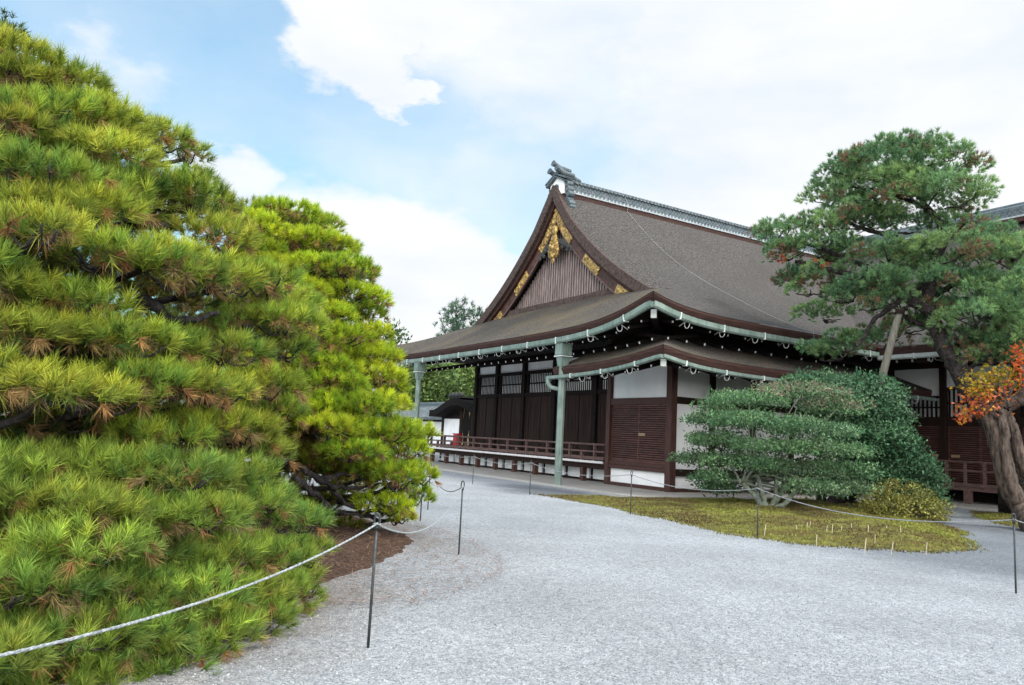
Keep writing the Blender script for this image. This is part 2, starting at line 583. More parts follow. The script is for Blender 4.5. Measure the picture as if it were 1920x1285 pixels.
# ------------------------------------------------------------------ ground
def plane_sheet(name, pts, z, m):
    b = MB()
    b.face([(x, y, z) for x, y in pts])
    o = b.build(name, m)
    return tag(o, kind='structure')


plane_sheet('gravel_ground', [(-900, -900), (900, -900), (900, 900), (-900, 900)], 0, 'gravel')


def mound(name, centre, outline, h, m, rings=24, seed=1, rough=.03, label=None):
    cx, cy = centre
    ang = np.array([math.atan2(y-cy, x-cx) for x, y in outline])
    rad = np.array([math.hypot(x-cx, y-cy) for x, y in outline])
    o = np.argsort(ang); ang = ang[o]; rad = rad[o]
    ang = np.concatenate([ang-2*math.pi, ang, ang+2*math.pi]); rad = np.tile(rad, 3)
    r2 = np.random.default_rng(seed)
    ph = r2.uniform(0, 6.28, 12)
    nseg = 420

    def fn(u, v):
        th = -math.pi+2*math.pi*u
        R = np.interp(th, ang, rad)
        R *= 1+.012*math.sin(9*th+ph[0])+.008*math.sin(23*th+ph[1])+.005*math.sin(61*th+ph[2])
        r = R*v
        x = cx+r*math.cos(th); y = cy+r*math.sin(th)
        z = .006 + h*(1-v**3) + rough*(1-v**6)*(math.sin(2.3*x+ph[3])*math.sin(1.9*y+ph[4])+.6*math.sin(5.1*x+ph[5])*math.sin(4.7*y+ph[6]))
        if v > .999: z = -.01
        return (x, y, max(z, -.01))
    b = MB(); b.grid(fn, nseg, rings)
    ob = b.build(name, m, smooth=True)
    tag(ob, kind='structure')
    return ob


mound('moss_ground', (16.6, 12.9), [(12.5, 18.6), (12.3, 16.6), (12.3, 14.8), (11.75, 12.4), (11.4, 9.96), (11.7, 9.0), (12.4, 8.25), (13.6, 7.85), (15.4, 8.2), (16.9, 9.4), (19.2, 11.3), (22.6, 13.6), (24.2, 15.5), (23.8, 16.9), (19, 17.1), (15.2, 17.2), (13.9, 18.2)], .16, 'moss', seed=3, rough=.05)
mound('moss_ground', (24.2, 10.0), [(21.3, 10.2), (22.6, 11.4), (24.5, 12.8), (26.0, 13.8), (26.4, 10), (26.2, 5), (23, 5.5), (21.6, 8)], .10, 'moss', seed=8, rough=.03)
mound('needle_litter_mound', (1.9, 12.6), [(1.5, 7.4), (2.7, 8.0), (3.5, 8.9), (4.6, 10.2), (5.0, 12), (4.8, 14), (3, 16), (0, 16.5), (-1.5, 13), (-.2, 9.6)], .24, 'litter', seed=4, rough=.05)

# kerb and paved strip under the eaves
b = MB()
b.box((15.02, 17.66, -.1), (15.24, 44, .07)); b.box((15.24, 17.66, -.1), (27.0, 17.88, .07))
b.box((26.78, 4, -.1), (27.0, 17.66, .07))
tag(b.build('stone_kerb', 'stone', bevel=.01), kind='structure')
b = MB()
b.face([(15.24, 17.88, .045), (60, 17.88, .045), (60, 44, .045), (15.24, 44, .045)])
b.face([(27.0, 4, .045), (60, 4, .045), (60, 17.88, .045), (27.0, 17.88, .045)])
tag(b.build('eaves_pavement', 'pavement'), kind='structure')

# ------------------------------------------------------------------ the main hall
HALL = thing('palace_hall', 'large dark timber hall under a steep grey bark roof with a gold-trimmed gable', 'palace hall', (20.4, 28.8, 0))
XE, YE, YC = 15.3, 17.42, 28.8
YL = 2*YC-YE
HW = YC-YE                      # 11.38
XV = 19.0                       # verge of the gable
XEND = 38.0
PD = np.array([0, 1.2, 2.4, 3.6, 5.0, 6.4, 8.0, 9.3, 10.3, 10.9, HW])
PZ = np.array([0, .52, 1.08, 1.72, 2.50, 3.36, 4.48, 5.58, 6.58, 7.22, 7.62])
PC = np.polyfit(PD, PZ, 5)


def P(d):
    return float(np.polyval(PC, d)) - float(np.polyval(PC, 0))


def rise_g(s): return .74*math.exp(-(max(s, 0)/1.9)**1.25)
def rise_l(s): return .45*math.exp(-(max(s, 0)/1.3)**1.1)


ZG, ZL = 5.46, 5.74             # top edge of the thatch, gable side and long side


def zlong(x, d):
    """front slope: x along, d inset from the eave"""
    s = x-XE
    z = ZL + P(d) + (rise_l(s-d)+.06)*max(0, 1-d/3.6)**1.6
    if s < d+4 and d < 3.6:      # match the gable side along the hip
        pass
    if d > 3.2:
        k = max(0.0, 1-(x-XV)/1.5)
        z -= .42*k*k*min(1, (d-3.2)/1.2)*min(1, max(0, (HW-d)/1.5))
    return z


def zgab(y, d):
    s = min(y-YE, YL-y)
    f = max(0, 1-d/3.6)
    base = ZG*f + ZL*(1-f)
    return base + P(d) + (rise_g(s-d)+.05)*f**1.6


# make both sides agree along the hip line
def hip(d): return .5*(zlong(XE+d, d)+zgab(YE+d, d))


def zl2(x, d):
    k = math.exp(-max(0, x-XE-d)/1.1)
    return zlong(x, d) + (hip(d)-zlong(XE+d, d))*k if d < 3.65 else zlong(x, d)


def zg2(y, d):
    s = min(y-YE, YL-y)
    k = math.exp(-max(0, s-d)/1.1)
    return zgab(y, d) + (hip(min(d, 3.6))-zgab(YE+min(d, 3.6), min(d, 3.6)))*k


def ease(t): return t*t*(1.0)*.6+t*.4


def front(u, v, mirror=False):
    d = HW*v
    x0 = XE+min(d, XV-XE)
    x = x0+(XEND-x0)*(u*u*.7+u*.3)
    y = YE+d
    z = zl2(x, d)
    return (x, 2*YC-y if mirror else y, z)


roof = MB()
roof.grid(lambda u, v: front(u, v), 60, 48)
roof.grid(lambda u, v: front(u, v, True), 30, 30)
roof = roof.build('thatched_roof', 'bark_thatch', HALL, smooth=True)


def skirt(u, v):
    d = 4.35*v
    q = d if d < 3.5 else 3.5+(d-3.5)*3.0
    y0 = YE+q; y1 = YL-q
    w = .5-.5*math.cos(math.pi*u)
    y = y0+(y1-y0)*w
    return (XE+d, y, zg2(y, d))


sk = MB(); sk.grid(skirt, 80, 20)
sk.build('gable_skirt_roof', 'mossy_thatch', HALL, smooth=True)

# thick cut edge of the thatch, then the boarded soffit
TH = .34


def eave_path(side, n=70):
    pts = []
    if side == 'g':
        for i in range(n+1):
            w = .5-.5*math.cos(math.pi*i/n)
            y = YE+(YL-YE)*w
            pts.append((XE, y, zg2(y, 0)))
    else:
        for i in range(n+1):
            u = i/n; x = XE+(30-XE)*(u*u*.7+u*.3)
            pts.append((x, YE, zl2(x, 0)))
    return pts


def th_at(s): return TH - .06*math.exp(-s/2.0)


ed = MB()
pg = eave_path('g'); pl = eave_path('l')


def edge_strip(b, pts, nx, ny, cidx):
    # rounded top lip, face, under lip
    prof = [(.06, .012), (-.015, -.03), (-.02, -.10), (.03, -.22), (.10, -.34), (.35, -.36)]
    n = len(pts); base = len(b.v)
    for k, p in enumerate(pts):
        s = min(abs(p[1]-YE), abs(YL-p[1])) if cidx == 'g' else p[0]-XE
        for (o, dz) in prof:
            # mitre at the corners
            x, y, z = p
            if cidx == 'g':
                yy = min(max(y, YE+o), YL-o)
                b.v.append((x+o, yy, z+dz*th_at(s)/.34))
            else:
                xx = max(x, XE+o)
                b.v.append((xx, y+o, z+dz*th_at(s)/.34))
    m = len(prof)
    for k in range(n-1):
        for j in range(m-1):
            b.f.append((base+k*m+j, base+k*m+j+1, base+(k+1)*m+j+1, base+(k+1)*m+j))


edge_strip(ed, pg, -1, 0, 'g'); edge_strip(ed, pl, 0, -1, 'l')
ed.build('thatch_edge', 'thatch_edge', HALL, smooth=False)


def zsof_g(y, d): 
    s = min(y-YE, YL-y)
    return zg2(y, 0)-TH-.02 + .20*d - (rise_g(s))*min(1, d/3.0)*.9


def zsof_l(x, d):
    return zl2(x, 0)-TH-.02 + .12*d - (rise_l(x-XE)+.3*math.exp(-(x-XE)/2))*min(1, d/3.0)*.9


so = MB()


def sof_g(u, v):
    d = .3+4.9*v
    y0 = YE+d; y1 = YL-d
    y = y0+(y1-y0)*(.5-.5*math.cos(math.pi*u))
    return (XE+d, y, zsof_g(y, d))


def sof_l(u, v):
    d = .3+3.2*v
    x = XE+d+(31-XE-d)*u
    return (x, YE+d, zsof_l(x, d))


so.grid(sof_g, 40, 8); so.grid(sof_l, 40, 8)
so.build('soffit', 'black_wood', HALL)


def rafter_set(specs):
    """two tiers of dark rafters, each with its white-painted end"""
    proto = {}
    for (p, q, w, h, cap) in specs:
        b = MB(); b.bar(p, q, w, h)
        r = b.build('rafter', 'black_wood', HALL)
        d = (Vector(p)-Vector(q)).normalized()
        t = MB(); t.bar(Vector(p)+d*.012, Vector(p)+d*.002, w*.62, h*.6)
        t.build('rafter_tip', 'white_paint', r)


specs = []
y = YE+1.0
k = 0
while y < 36.6:
    z = zg2(y, 0)-TH
    specs.append(((XE+.42, y, z-.17), (XE+1.5, y, z+.08), .085, .10, 1))
    specs.append(((XE+1.15, y+.3, 4.80+.5*rise_g(y+.3-YE)), (XE+3.2, y+.3, 5.28+.2*rise_g(y+.3-YE)), .09, .12, 1))
    y += .62
x = XE+1.2
while x < 26.6:
    z = zl2(x, 0)-TH
    specs.append(((x, YE+.42, z-.15), (x, YE+1.5, z+.06), .085, .10, 1))
    specs.append(((x+.4, YE+1.05, 5.02+.4*rise_l(x+.4-XE)), (x+.4, YE+2.6, 5.36), .09, .12, 1))
    x += .82
rafter_set(specs[:98])
# corner rafters with white boxed ends
cz = zg2(YE, 0)
b = MB(); b.bar((XE+.35, YE+.35, cz-.62), (XE+3.4, YE+3.4, 5.45), .2, .26)
cr_ = b.build('corner_rafter', 'black_wood', HALL)
b = MB(); b.bar((XE+.30, YE+.30, cz-.63), (XE+.42, YE+.42, cz-.615), .18, .27)
b.build('corner_rafter_cap', 'hook_metal', cr_, bevel=.015)


# ---- gutters
def gutter(path, name, parent, m='copper', w=.15, h=.20, joint=1.9, hooks=True, skip0=.4, hook_every=1.55, out=(0, 0), pale=None):
    b = MB()
    prof = [(-w/2, h*.5), (-w/2-.012, h*.5), (-w/2-.012, -h*.25), (-w/2+.03, -h*.5), (w/2-.03, -h*.5), (w/2+.012, -h*.25), (w/2+.012, h*.5), (w/2, h*.5), (w/2-.01, -h*.2), (-w/2+.01, -h*.2)]
    b.sweep(path, prof)
    g = b.build(name, m, parent)
    # pale soldered joints and the curved hooks
    L = 0; nj = skip0; nh = skip0+.5
    for k in range(len(path)-1):
        a = Vector(path[k]); c = Vector(path[k+1]); sl = (c-a).length
        t = (c-a).normalized()
        while nj < L+sl:
            p = a+(c-a)*((nj-L)/sl)
            q = MB(); q.bar(p-t*.018, p+t*.018, w+.05, h+.03)
            q.build('gutter_joint', 'pale_copper', g)
            nj += joint
        while hooks and nh < L+sl:
            p = a+(c-a)*((nh-L)/sl)
            inw = Vector((out[0], out[1], 0))*-1
            pts = []
            for i in range(9):
                an = math.pi*(1.0-i/8*1.25)
                pts.append(p+inw*(.16+.11*math.cos(math.pi-an)*-1+.0)+Vector((0, 0, -h*.45-.13*math.sin(an)-.02)))
            pts2 = [p+inw*.02+Vector((0, 0, -h*.45))]+pts+[p+inw*.42+Vector((0, 0, -h*.4-.02)), p+inw*.50+Vector((0, 0, -h*.4-.06))]
            q = MB(); q.tube(pts2, .0125, 6)
            q.build('gutter_hook', 'hook_metal', g, smooth=True)
            nh += hook_every
        L += sl
    return g


GO = .07
gpath_g = [(XE-GO, y_, zg2(y_, 0)-TH-.06-.02) for y_ in np.concatenate([np.linspace(YE-GO, YE+5, 22), np.linspace(YE+5.6, 39.2, 22)])]
gpath_l = [(x_, YE-GO, zl2(x_, 0)-TH-.06-.02) for x_ in np.concatenate([np.linspace(XE-GO+.003, XE+5, 20), np.linspace(XE+5.6, 26.35, 12)])]
gutter(gpath_g, 'gutter', HALL, out=(-1, 0), skip0=1.3)
gutter(gpath_l, 'gutter', HALL, out=(0, -1), skip0=1.1)

# ---- gable: verge, barge boards, lattice, ornaments


def verge(side, off, x):
    """points of the verge curve, moved inward by off along its normal"""
    ds = np.concatenate([np.linspace(3.45, HW, 40)])
    pts = [np.array([YE+d, zl2(XV, d)]) for d in ds]
    out = []
    for k in range(len(pts)):
        a = pts[max(k-1, 0)]; c = pts[min(k+1, len(pts)-1)]
        t = (c-a)/np.linalg.norm(c-a)
        n = np.array([t[1], -t[0]])
        p = pts[k]+n*off
        yy = p[0] if p[0] < YC-.0 else YC
        out.append((x, yy if side < 0 else 2*YC-yy, p[1]))
    return out


def ribbon(b, outer, inner, x0, x1):
    n = len(outer); base = len(b.v)
    for o, i in zip(outer, inner):
        b.v += [(x0, o[1], o[2]), (x0, i[1], i[2]), (x1, i[1], i[2]), (x1, o[1], o[2])]
    for k in range(n-1):
        for j in range(4):
            j2 = (j+1) % 4
            b.f.append((base+4*k+j, base+4*k+j2, base+4*k+4+j2, base+4*k+4+j))
    b.f.append((base, base+1, base+2, base+3))
    b.f.append(tuple(base+4*(n-1)+j for j in (3, 2, 1, 0)))


GX = 19.62
for sd in (-1, 1):
    b = MB(); ribbon(b, verge(sd, -.03, XV), verge(sd, .40, XV), XV-.06, GX+.1)
    b.build('verge_thatch', 'verge_bark', HALL)
    b = MB(); ribbon(b, verge(sd, .40, XV), verge(sd, .58, XV), XV+.10, GX+.12)
    b.build('verge_board', 'thatch_edge', HALL)
    b = MB(); ribbon(b, verge(sd, .585, XV), verge(sd, 1.08, XV), XV+.26, XV+.36)
    barge = b.build('bargeboard', 'barge_wood', HALL)
    b = MB(); ribbon(b, verge(sd, 1.00, XV), verge(sd, 1.09, XV), XV+.235, XV+.256)
    b.build('bargeboard_moulding', 'rail_wood', barge)
    # gold fittings: apex, middle, foot; jagged outline
    o1 = verge(sd, .60, XV); o2 = verge(sd, 1.07, XV)

    def fitting(k0, k1, jag=.10):
        ks = list(range(k0, k1+1))
        top = [Vector(o1[k]) for k in ks]; bot = [Vector(o2[k]) for k in ks]
        q = MB()
        for i in range(len(ks)-1):
            m0 = .04+.08*((i) % 2); m1 = .04+.08*((i+1) % 2)
            pts = [top[i].lerp(bot[i], m0), top[i].lerp(bot[i], 1-m0), top[i+1].lerp(bot[i+1], 1-m1), top[i+1].lerp(bot[i+1], m1)]
            pts = [(XV+.215, p.y, p.z) for p in pts]
            q.plate(pts, (1, 0, 0), .042)
        # raised scrolls
        for i in range(len(ks)-1):
            c = top[i].lerp(bot[i+1], .5)
            q.ball((XV+.215, c.y, c.z), .11, 8, 5, (.35, 1, 1))
            c = top[i].lerp(bot[i], .28)
            q.ball((XV+.215, c.y, c.z), .06, 8, 5, (.4, 1, 1))
            c = top[i].lerp(bot[i], .75)
            q.ball((XV+.215, c.y, c.z), .06, 8, 5, (.4, 1, 1))
        q.build('gold_fitting', 'gold', barge)
    fitting(30, 38); fitting(20, 25); fitting(9, 14)
    # fan-shaped fitting at the foot
    f0 = Vector(o2[5]); f1 = Vector(o2[2])

# lattice gable wall
zb0 = zg2(YC, GX-XE)-.05
inner_r = verge(-1, 1.0, GX)
ys = np.array([p[1] for p in inner_r]); zs = np.array([p[2] for p in inner_r])
o_ = np.argsort(ys); ys = ys[o_]; zs = zs[o_]


def topz(y):
    yy = y if y < YC else 2*YC-y
    return float(np.interp(yy, ys, zs))+.1


b = MB()
pts = []
yy0 = 23.6
for i in range(41):
    y = yy0+(2*YC-2*yy0)*i/40
    pts.append((GX+.12, y, max(topz(y), zb0+.05)))
poly = [(GX+.12, yy0, zb0), (GX+.12, 2*YC-yy0, zb0)]+pts[::-1]
b.plate(poly, (1, 0, 0), .1)
gw = b.build('gable_wall', 'gable_back', HALL)
b = MB()
y = 24.25
while y < 2*YC-24.2:
    zt = topz(y)
    if zt > zb0+.35:
        b.box((GX+.03, y-.042, zb0+.1), (GX+.115, y+.042, zt))
    y += .19
b.build('gable_lattice', 'gable_wood', gw)
b = MB(); b.box((GX-.28, 23.3, zb0-.12), (GX+.18, 2*YC-23.3, zb0+.16))
b.build('gable_sill', 'verge_bark', HALL)

# pendant (gegyo): gold boss and leaf with dark carved wings
za = topz(YC)-1.05
b = MB()
gx = XV+.16
b.ball((gx, YC, za-.55), .26, 12, 8, (.45, 1, 1.05))
leaf = []
for i in range(28):
    t = 2*math.pi*i/28
    rr = .42*(1+.18*math.cos(3*t))
    leaf.append((gx-.04, YC+rr*math.sin(t)*.92, za-1.35+rr*1.45*math.cos(t)))
b.plate(leaf, (1, 0, 0), .10)
for i in range(14):
    t = 2*math.pi*i/14
    b.ball((gx-.05, YC+.25*math.sin(t), za-1.35+.42*math.cos(t)), .09, 8, 5, (.5, 1, 1))
b.ball((gx-.05, YC, za-1.35), .16, 8, 5, (.6, 1, 1))
b.ball((gx-.0, YC, za-2.0), .12, 8, 5, (.5, 1, 1.4))
pend = b.build('gable_pendant', 'gold', HALL, smooth=True)
for sd in (-1, 1):
    b = MB()
    for i, (oy, oz, r) in enumerate([(.38, -1.15, .2), (.62, -1.22, .2), (.86, -1.34, .19), (1.08, -1.5, .17), (1.3, -1.68, .13), (.55, -1.42, .12), (.95, -1.62, .11)]):
        b.ball((gx+.1, YC+sd*oy, za+oz), r, 8, 6, (.45, 1.1, .8))
    b.build('pendant_wing', 'carved_dark', pend, smooth=True)

# ---- ridge
RZ = zl2(25, HW-.5)
b = MB(); b.box((19.35, YC-.62, RZ-.25), (XEND, YC+.62, RZ+.10))
b.build('ridge_board', 'thatch_edge', HALL)
b = MB(); b.box((19.45, YC-.66, RZ+.10), (XEND, YC+.66, RZ+.17))
b.build('ridge_pale_course', 'tile_pale', HALL)
b = MB()
prof = [(-.50, 0), (.50, 0), (.44, .10), (.44, .12), (.38, .48), (.44, .50), (.42, .58), (.2, .66), (-.2, .66), (-.42, .58), (-.44, .50), (-.38, .48), (-.44, .12), (-.44, .10)]
b.sweep([(19.5, YC, RZ+.17), (XEND, YC, RZ+.17)], prof)
rt = b.build('ridge_tiles', 'tile', HALL)
b = MB()
x = 19.7; k = 0
while x < 37.8:                       # scale-pattern side tiles, three courses of rounds, and the caps along the top
    for row in range(3):
        xx = x+(.115 if row % 2 else 0)
        b.disc((xx, YC-.405+.02*row, RZ+.35+.115*row), (0, -1, 0), .085, .05, 8)
    b.disc((x, YC-.40, RZ+.745), (0, -1, 0), .07, .09, 8)
    x += .23
b.tube([(19.5, YC, RZ+.86), (XEND, YC, RZ+.86)], .14, 10)
b.build('ridge_scale_tiles', 'tile', rt)['kind'] = 'stuff'
b = MB()
x = 19.75
while x < 37.8:
    b.disc((x+.115, YC-.452, RZ+.27), (0, -1, 0), .05, .035, 8)
    b.box((x, YC-.47, RZ+.69), (x+.12, YC-.45, RZ+.71))
    x += .23
b.build('ridge_pale_tiles', 'tile_pale', rt)['kind'] = 'stuff'

# ridge-end ornament
b = MB()
ex = 19.3
b.plate([(ex-.12, YC+oy, RZ+oz) for oy, oz in [(-.55, .05), (.55, .05), (.55, .62), (.0, .92), (-.55, .62)]], (1, 0, 0), .35)
orn = b.build('ridge_end_ornament', 'white_paint', HALL)
b = MB()
for i, (dz, w) in enumerate([(.0, .74), (.13, .80)]):
    z = RZ+.66+dz
    b.bar((ex+.02, YC-w, z-.10), (ex+.02, YC, z+.30), .58, .075, (1, 0, 0)) if False else None
    for sd in (-1, 1):
        b.sweep([(ex+.05, YC+sd*w, z-.06), (ex+.05, YC+sd*w*.5, z+.12), (ex+.05, YC, z+.30)], [(-.32, -.04), (.32, -.04), (.32, .04), (-.32, .04)], (0, 0, 1))
b.disc((ex-.13, YC, RZ+.42), (-1, 0, 0), .17, .05, 16)
for (oy, oz, ln) in ((-.30, 1.12, .75), (.30, 1.12, .75), (0, 1.42, .6)):
    b.tube([(ex+.6, YC+oy, RZ+oz-.05), (ex, YC+oy, RZ+oz), (ex-.35, YC+oy, RZ+oz+.14)], .12, 10)
    b.disc((ex-.35, YC+oy, RZ+oz+.14), (-1, 0, .25), .15, .06, 12)
b.tube([(ex+1.2, YC, RZ+1.0), (ex+.3, YC, RZ+1.22), (ex-.1, YC, RZ+1.3)], [.1, .16, .2], 10)
for sd in (-1, 1):                    # scroll fins hanging down each slope
    for i, (oy, oz, r) in enumerate([(.60, .50, .19), (.70, .22, .17), (.80, -.02, .15), (.72, -.26, .13), (.86, -.48, .15), (.98, -.68, .12), (.82, -.66, .1)]):
        b.disc((ex-.05, YC+sd*oy, RZ+oz), (1, 0, 0), r, .32, 10)
b.build('ornament_tiles', 'tile', orn)

# lightning conductor running down the roof
b = MB()
pts = [(22.9, YC-.3, RZ+1.05), (22.9, YC-.7, RZ+.2)]
for i in range(24):
    d = 10.7*(1-i/23)
    pts.append((22.9-.006*i, YE+d, zl2(22.9, d)+.06))
pts.append((22.75, YE-.05, ZL-.3))
b.tube(pts, .007, 5)
b.build('conductor_cable', 'rope', HALL)

# ---- downpipes


def downpipe(x, y, ztop):
    b = MB()
    b.tube([(x, y, .02), (x, y, ztop-.75)], .135, 8)
    pp = b.build('downpipe', 'copper', HALL)
    b = MB()
    b.sweep([(x, y, ztop-.80), (x, y, ztop-.42), (x, y, ztop-.40), (x, y, ztop)], [(-.16, -.16), (.16, -.16), (.16, .16), (-.16, .16)], (1, 0, 0), scales=[.85, 1.15, 1.35, 1.35])
    b.build('rainwater_head', 'copper', pp)
    b = MB(); b.box((x-.24, y-.24, ztop-.46), (x+.24, y+.24, ztop-.43))
    b.build('rainwater_head_band', 'pale_copper', pp)
    b = MB(); b.box((x-.26, y-.26, -.05), (x+.26, y+.26, .05))
    b.build('footing_stone', 'stone', pp)


downpipe(15.42, 22.25, 5.0)
downpipe(15.32, 34.45, 5.0)

# ---- projecting corner bay with its own pent roof
XB, YB, YB2 = 18.2, 19.62, 22.97
XP, YP, YPL = 15.33, 16.95, 22.72
PZG, PZL = 4.16, 4.27


def prg(s): return .43*math.exp(-(max(s, 0)/2.0)**1.2)
def prl(s): return .30*math.exp(-(max(s, 0)/1.4)**1.1)


def pzg(y, d): 
    f = max(0, 1-d/2.9)
    return PZG*f+(PZL)*(1-f)+.36*d+.02*d*d+prg(y-YP-d)*f


def pzl(x, d):
    f = max(0, 1-d/2.9)
    return PZL+.36*d+.02*d*d+prl(x-XP-d)*f


def phip(d): return .5*(pzg(YP+d, d)+pzl(XP+d, d))
def pzg2(y, d): return pzg(y, d)+(phip(d)-pzg(YP+d, d))*math.exp(-max(0, y-YP-d)/.9)
def pzl2(x, d): return pzl(x, d)+(phip(d)-pzl(XP+d, d))*math.exp(-max(0, x-XP-d)/.9)


XPE = 29.2
b = MB()
b.grid(lambda u, v: (XP+2.9*v, YP+2.9*v+(YPL-YP-2.9*v)*u, pzg2(YP+2.9*v+(YPL-YP-2.9*v)*u, 2.9*v)), 30, 10)
b.grid(lambda u, v: (XP+2.9*v+(XPE-XP-2.9*v)*(u*u*.6+u*.4), YP+2.9*v, pzl2(XP+2.9*v+(XPE-XP-2.9*v)*(u*u*.6+u*.4), 2.9*v)), 50, 10)
pent = b.build('pent_roof', 'mossy_thatch', HALL, smooth=True)
b = MB()
TP = .30
n = 40
prof = [(.05, .01), (-.015, -.03), (-.015, -.1), (.05, -.27), (.25, -.30), (2.6, .35)]
for which in 'gl':
    base = len(b.v)
    for i in range(n+1):
        u = i/n
        if which == 'g':
            y = YP+(YPL-YP)*u; z = pzg2(y, 0)
            for o, dz in prof: b.v.append((XP+o, max(y, YP+o) if o < .3 else max(y, YP+o), z+dz if o < .3 else z+dz-.0))
        else:
            x = XP+(XPE-XP)*(u*u*.6+u*.4); z = pzl2(x, 0)
            for o, dz in prof: b.v.append((max(x, XP+o), YP+o, z+dz))
    m_ = len(prof)
    for k in range(n):
        for j in range(m_-1):
            b.f.append((base+k*m_+j, base+k*m_+j+1, base+(k+1)*m_+j+1, base+(k+1)*m_+j))
# end faces
zz = [pzg2(YPL, .29*i) for i in range(11)]
b.plate([(XP+.29*i, YPL, zz[i]) for i in range(11)]+[(XP+2.9, YPL, zz[10]-.55), (XP+.25, YPL, zz[0]-.30), (XP+.05, YPL, zz[0]-.27)], (0, 1, 0), .02)
zz = [pzl2(XPE, .29*i) for i in range(11)]
b.plate([(XPE, YP+.29*i, zz[i]) for i in range(11)]+[(XPE, YP+2.9, zz[10]-.55), (XPE, YP+.25, zz[0]-.30), (XPE, YP+.05, zz[0]-.27)], (1, 0, 0), .02)
b.build('pent_roof_edge', 'thatch_edge', pent)
# dark board where the pent roof meets the wall
b = MB(); b.box((XP+2.86, YP+2.9, 4.5), (XP+2.98, YPL+.3, 5.75)); b.box((XP+2.98, YP+2.84, 4.5), (XPE, YP+2.96, 5.8))
b.build('pent_wall_board', 'dark_wood', HALL)
pgp = [(XP-.06, y_, pzg2(max(y_, YP), 0)-TP-.07) for y_ in np.linspace(YP-.06, YPL+.28, 26)]
plp = [(x_, YP-.06, pzl2(max(x_, XP), 0)-TP-.07) for x_ in np.concatenate([np.linspace(XP-.057, XP+4, 16), np.linspace(XP+4.6, XPE+.1, 12)])]
g1 = gutter(pgp, 'pent_gutter', HALL, w=.12, h=.13, out=(-1, 0), skip0=1.2, joint=1.7, hook_every=1.25)
g2 = gutter(plp, 'pent_gutter', HALL, w=.12, h=.13, out=(0, -1), skip0=.9, joint=1.7, hook_every=1.45)
b = MB()
ez = pgp[-1][2]
b.tube([(XP-.06, YPL+.2, ez-.02), (XP-.06, YPL+.2, ez-.18), (XP-.02, YPL+.05, ez-.34), (15.42, 22.35, ez-.42)], [.09, .09, .08, .08], 8)
b.build('gutter_elbow', 'copper', g1, smooth=True)
# pent rafters
specs = []
y = YP+.9
while y < YPL-.1:
    z = pzg2(y, 0)-TP
    specs.append(((XP+.35, y, z-.13), (XP+2.7, y, 4.62), .08, .1, 1)); y += .62
x = XP+1.0
while x < 24:
    z = pzl2(x, 0)-TP
    specs.append(((x, YP+.35, z-.13), (x, YP+2.6, 4.62), .08, .1, 1)); x += .8
for (p, q, w, h, _) in specs:
    b = MB(); b.bar(p, q, w, h)
    r = b.build('pent_rafter', 'black_wood', HALL)
    d = (Vector(p)-Vector(q)).normalized()
    t = MB(); t.bar(Vector(p)+d*.012, Vector(p)+d*.002, w*.62, h*.6); t.build('rafter_tip', 'white_paint', r)
cz = pzg2(YP, 0)
b = MB(); b.bar((XP+.3, YP+.3, cz-.50), (XP+2.8, YP+2.8, 4.6), .17, .2)
q = b.build('corner_rafter', 'black_wood', HALL)
b = MB(); b.bar((XP+.24, YP+.24, cz-.52), (XP+.35, YP+.35, cz-.50), .17, .22); b.build('corner_rafter_cap', 'hook_metal', q, bevel=.012)

# bay walls
def col_box(x, y, z0, z1, w=.24, m='red_wood', name='column', parent=None):
    b = MB(); b.box((x-w/2, y-w/2, z0), (x+w/2, y+w/2, z1))
    return b.build(name, m, parent or HALL, bevel=.012)


b = MB(); b.box((XB+.13, YB+.13, .05), (31.5, 23.0, 5.2)); b.box((XB+2.6, YB+.14, 5.2), (36, 24, 6.1))
b.build('wall_core', 'black_wood', HALL)
col_box(XB, YB, .06, 4.55, .27)
col_box(XB, YB2, .06, 4.55, .22)
b = MB(); b.box((XB+.04, YB+.14, .17), (XB+.10, YB2-.11, .66)); b.build('wall_panel', 'plaster', HALL)
b = MB(); b.box((XB+.04, YB+.14, 3.27), (XB+.10, YB2-.11, 4.42)); b.build('wall_panel', 'plaster', HALL)
b = MB(); b.box((XB-.08, YB+.14, 3.02), (XB+.12, YB2-.11, 3.26)); b.build('head_beam', 'red_wood', HALL, bevel=.01)
b = MB(); b.box((XB-.09, YB+.14, .67), (XB+.12, YB2-.11, .80)); b.box((XB-.06, YB+.14, .805), (XB+.12, YB2-.11, .94)); b.build('sill_beam', 'red_wood', HALL, bevel=.01)
b = MB(); b.box((XB-.07, YB+.14, .04), (XB+.12, YB2-.11, .165)); b.build('ground_sill', 'red_wood', HALL)
ym = (YB+YB2)/2


def louver(x, y0, y1, z0, z1, parent, n, m='louver_wood', face=-1, handle=None):
    b = MB()
    b.box((x, y0, z0), (x+.06, y0+.05, z1)); b.box((x, y1-.05, z0), (x+.06, y1, z1))
    b.box((x, y0+.05, z0), (x+.06, y1-.05, z0+.06)); b.box((x, y0+.05, z1-.06), (x+.06, y1-.05, z1))
    st = (z1-z0-.12)/n
    for i in range(n):
        z = z0+.06+st*i
        b.box((x+.008, y0+.051, z+st*.12), (x+.036, y1-.051, z+st*.70))
    o = b.build('louver_shutter', m, parent)
    k_ = MB(); k_.box((x+.047, y0+.051, z0+.061), (x+.056, y1-.051, z1-.061)); k_.build('shutter_back', 'black_wood', o)
    if handle is not None:
        h = MB(); h.box((x-.012, handle-.17, z0+(z1-z0)*.46), (x+.004, handle+.17, z0+(z1-z0)*.46+.10))
        h.build('handle_plate', 'brass_plate', o)
    return o


louver(XB-.03, YB+.15, ym-.003, .945, 3.015, HALL, 25, handle=ym-.22)
louver(XB+.01, ym+.003, YB2-.12, .945, 3.015, HALL, 25)

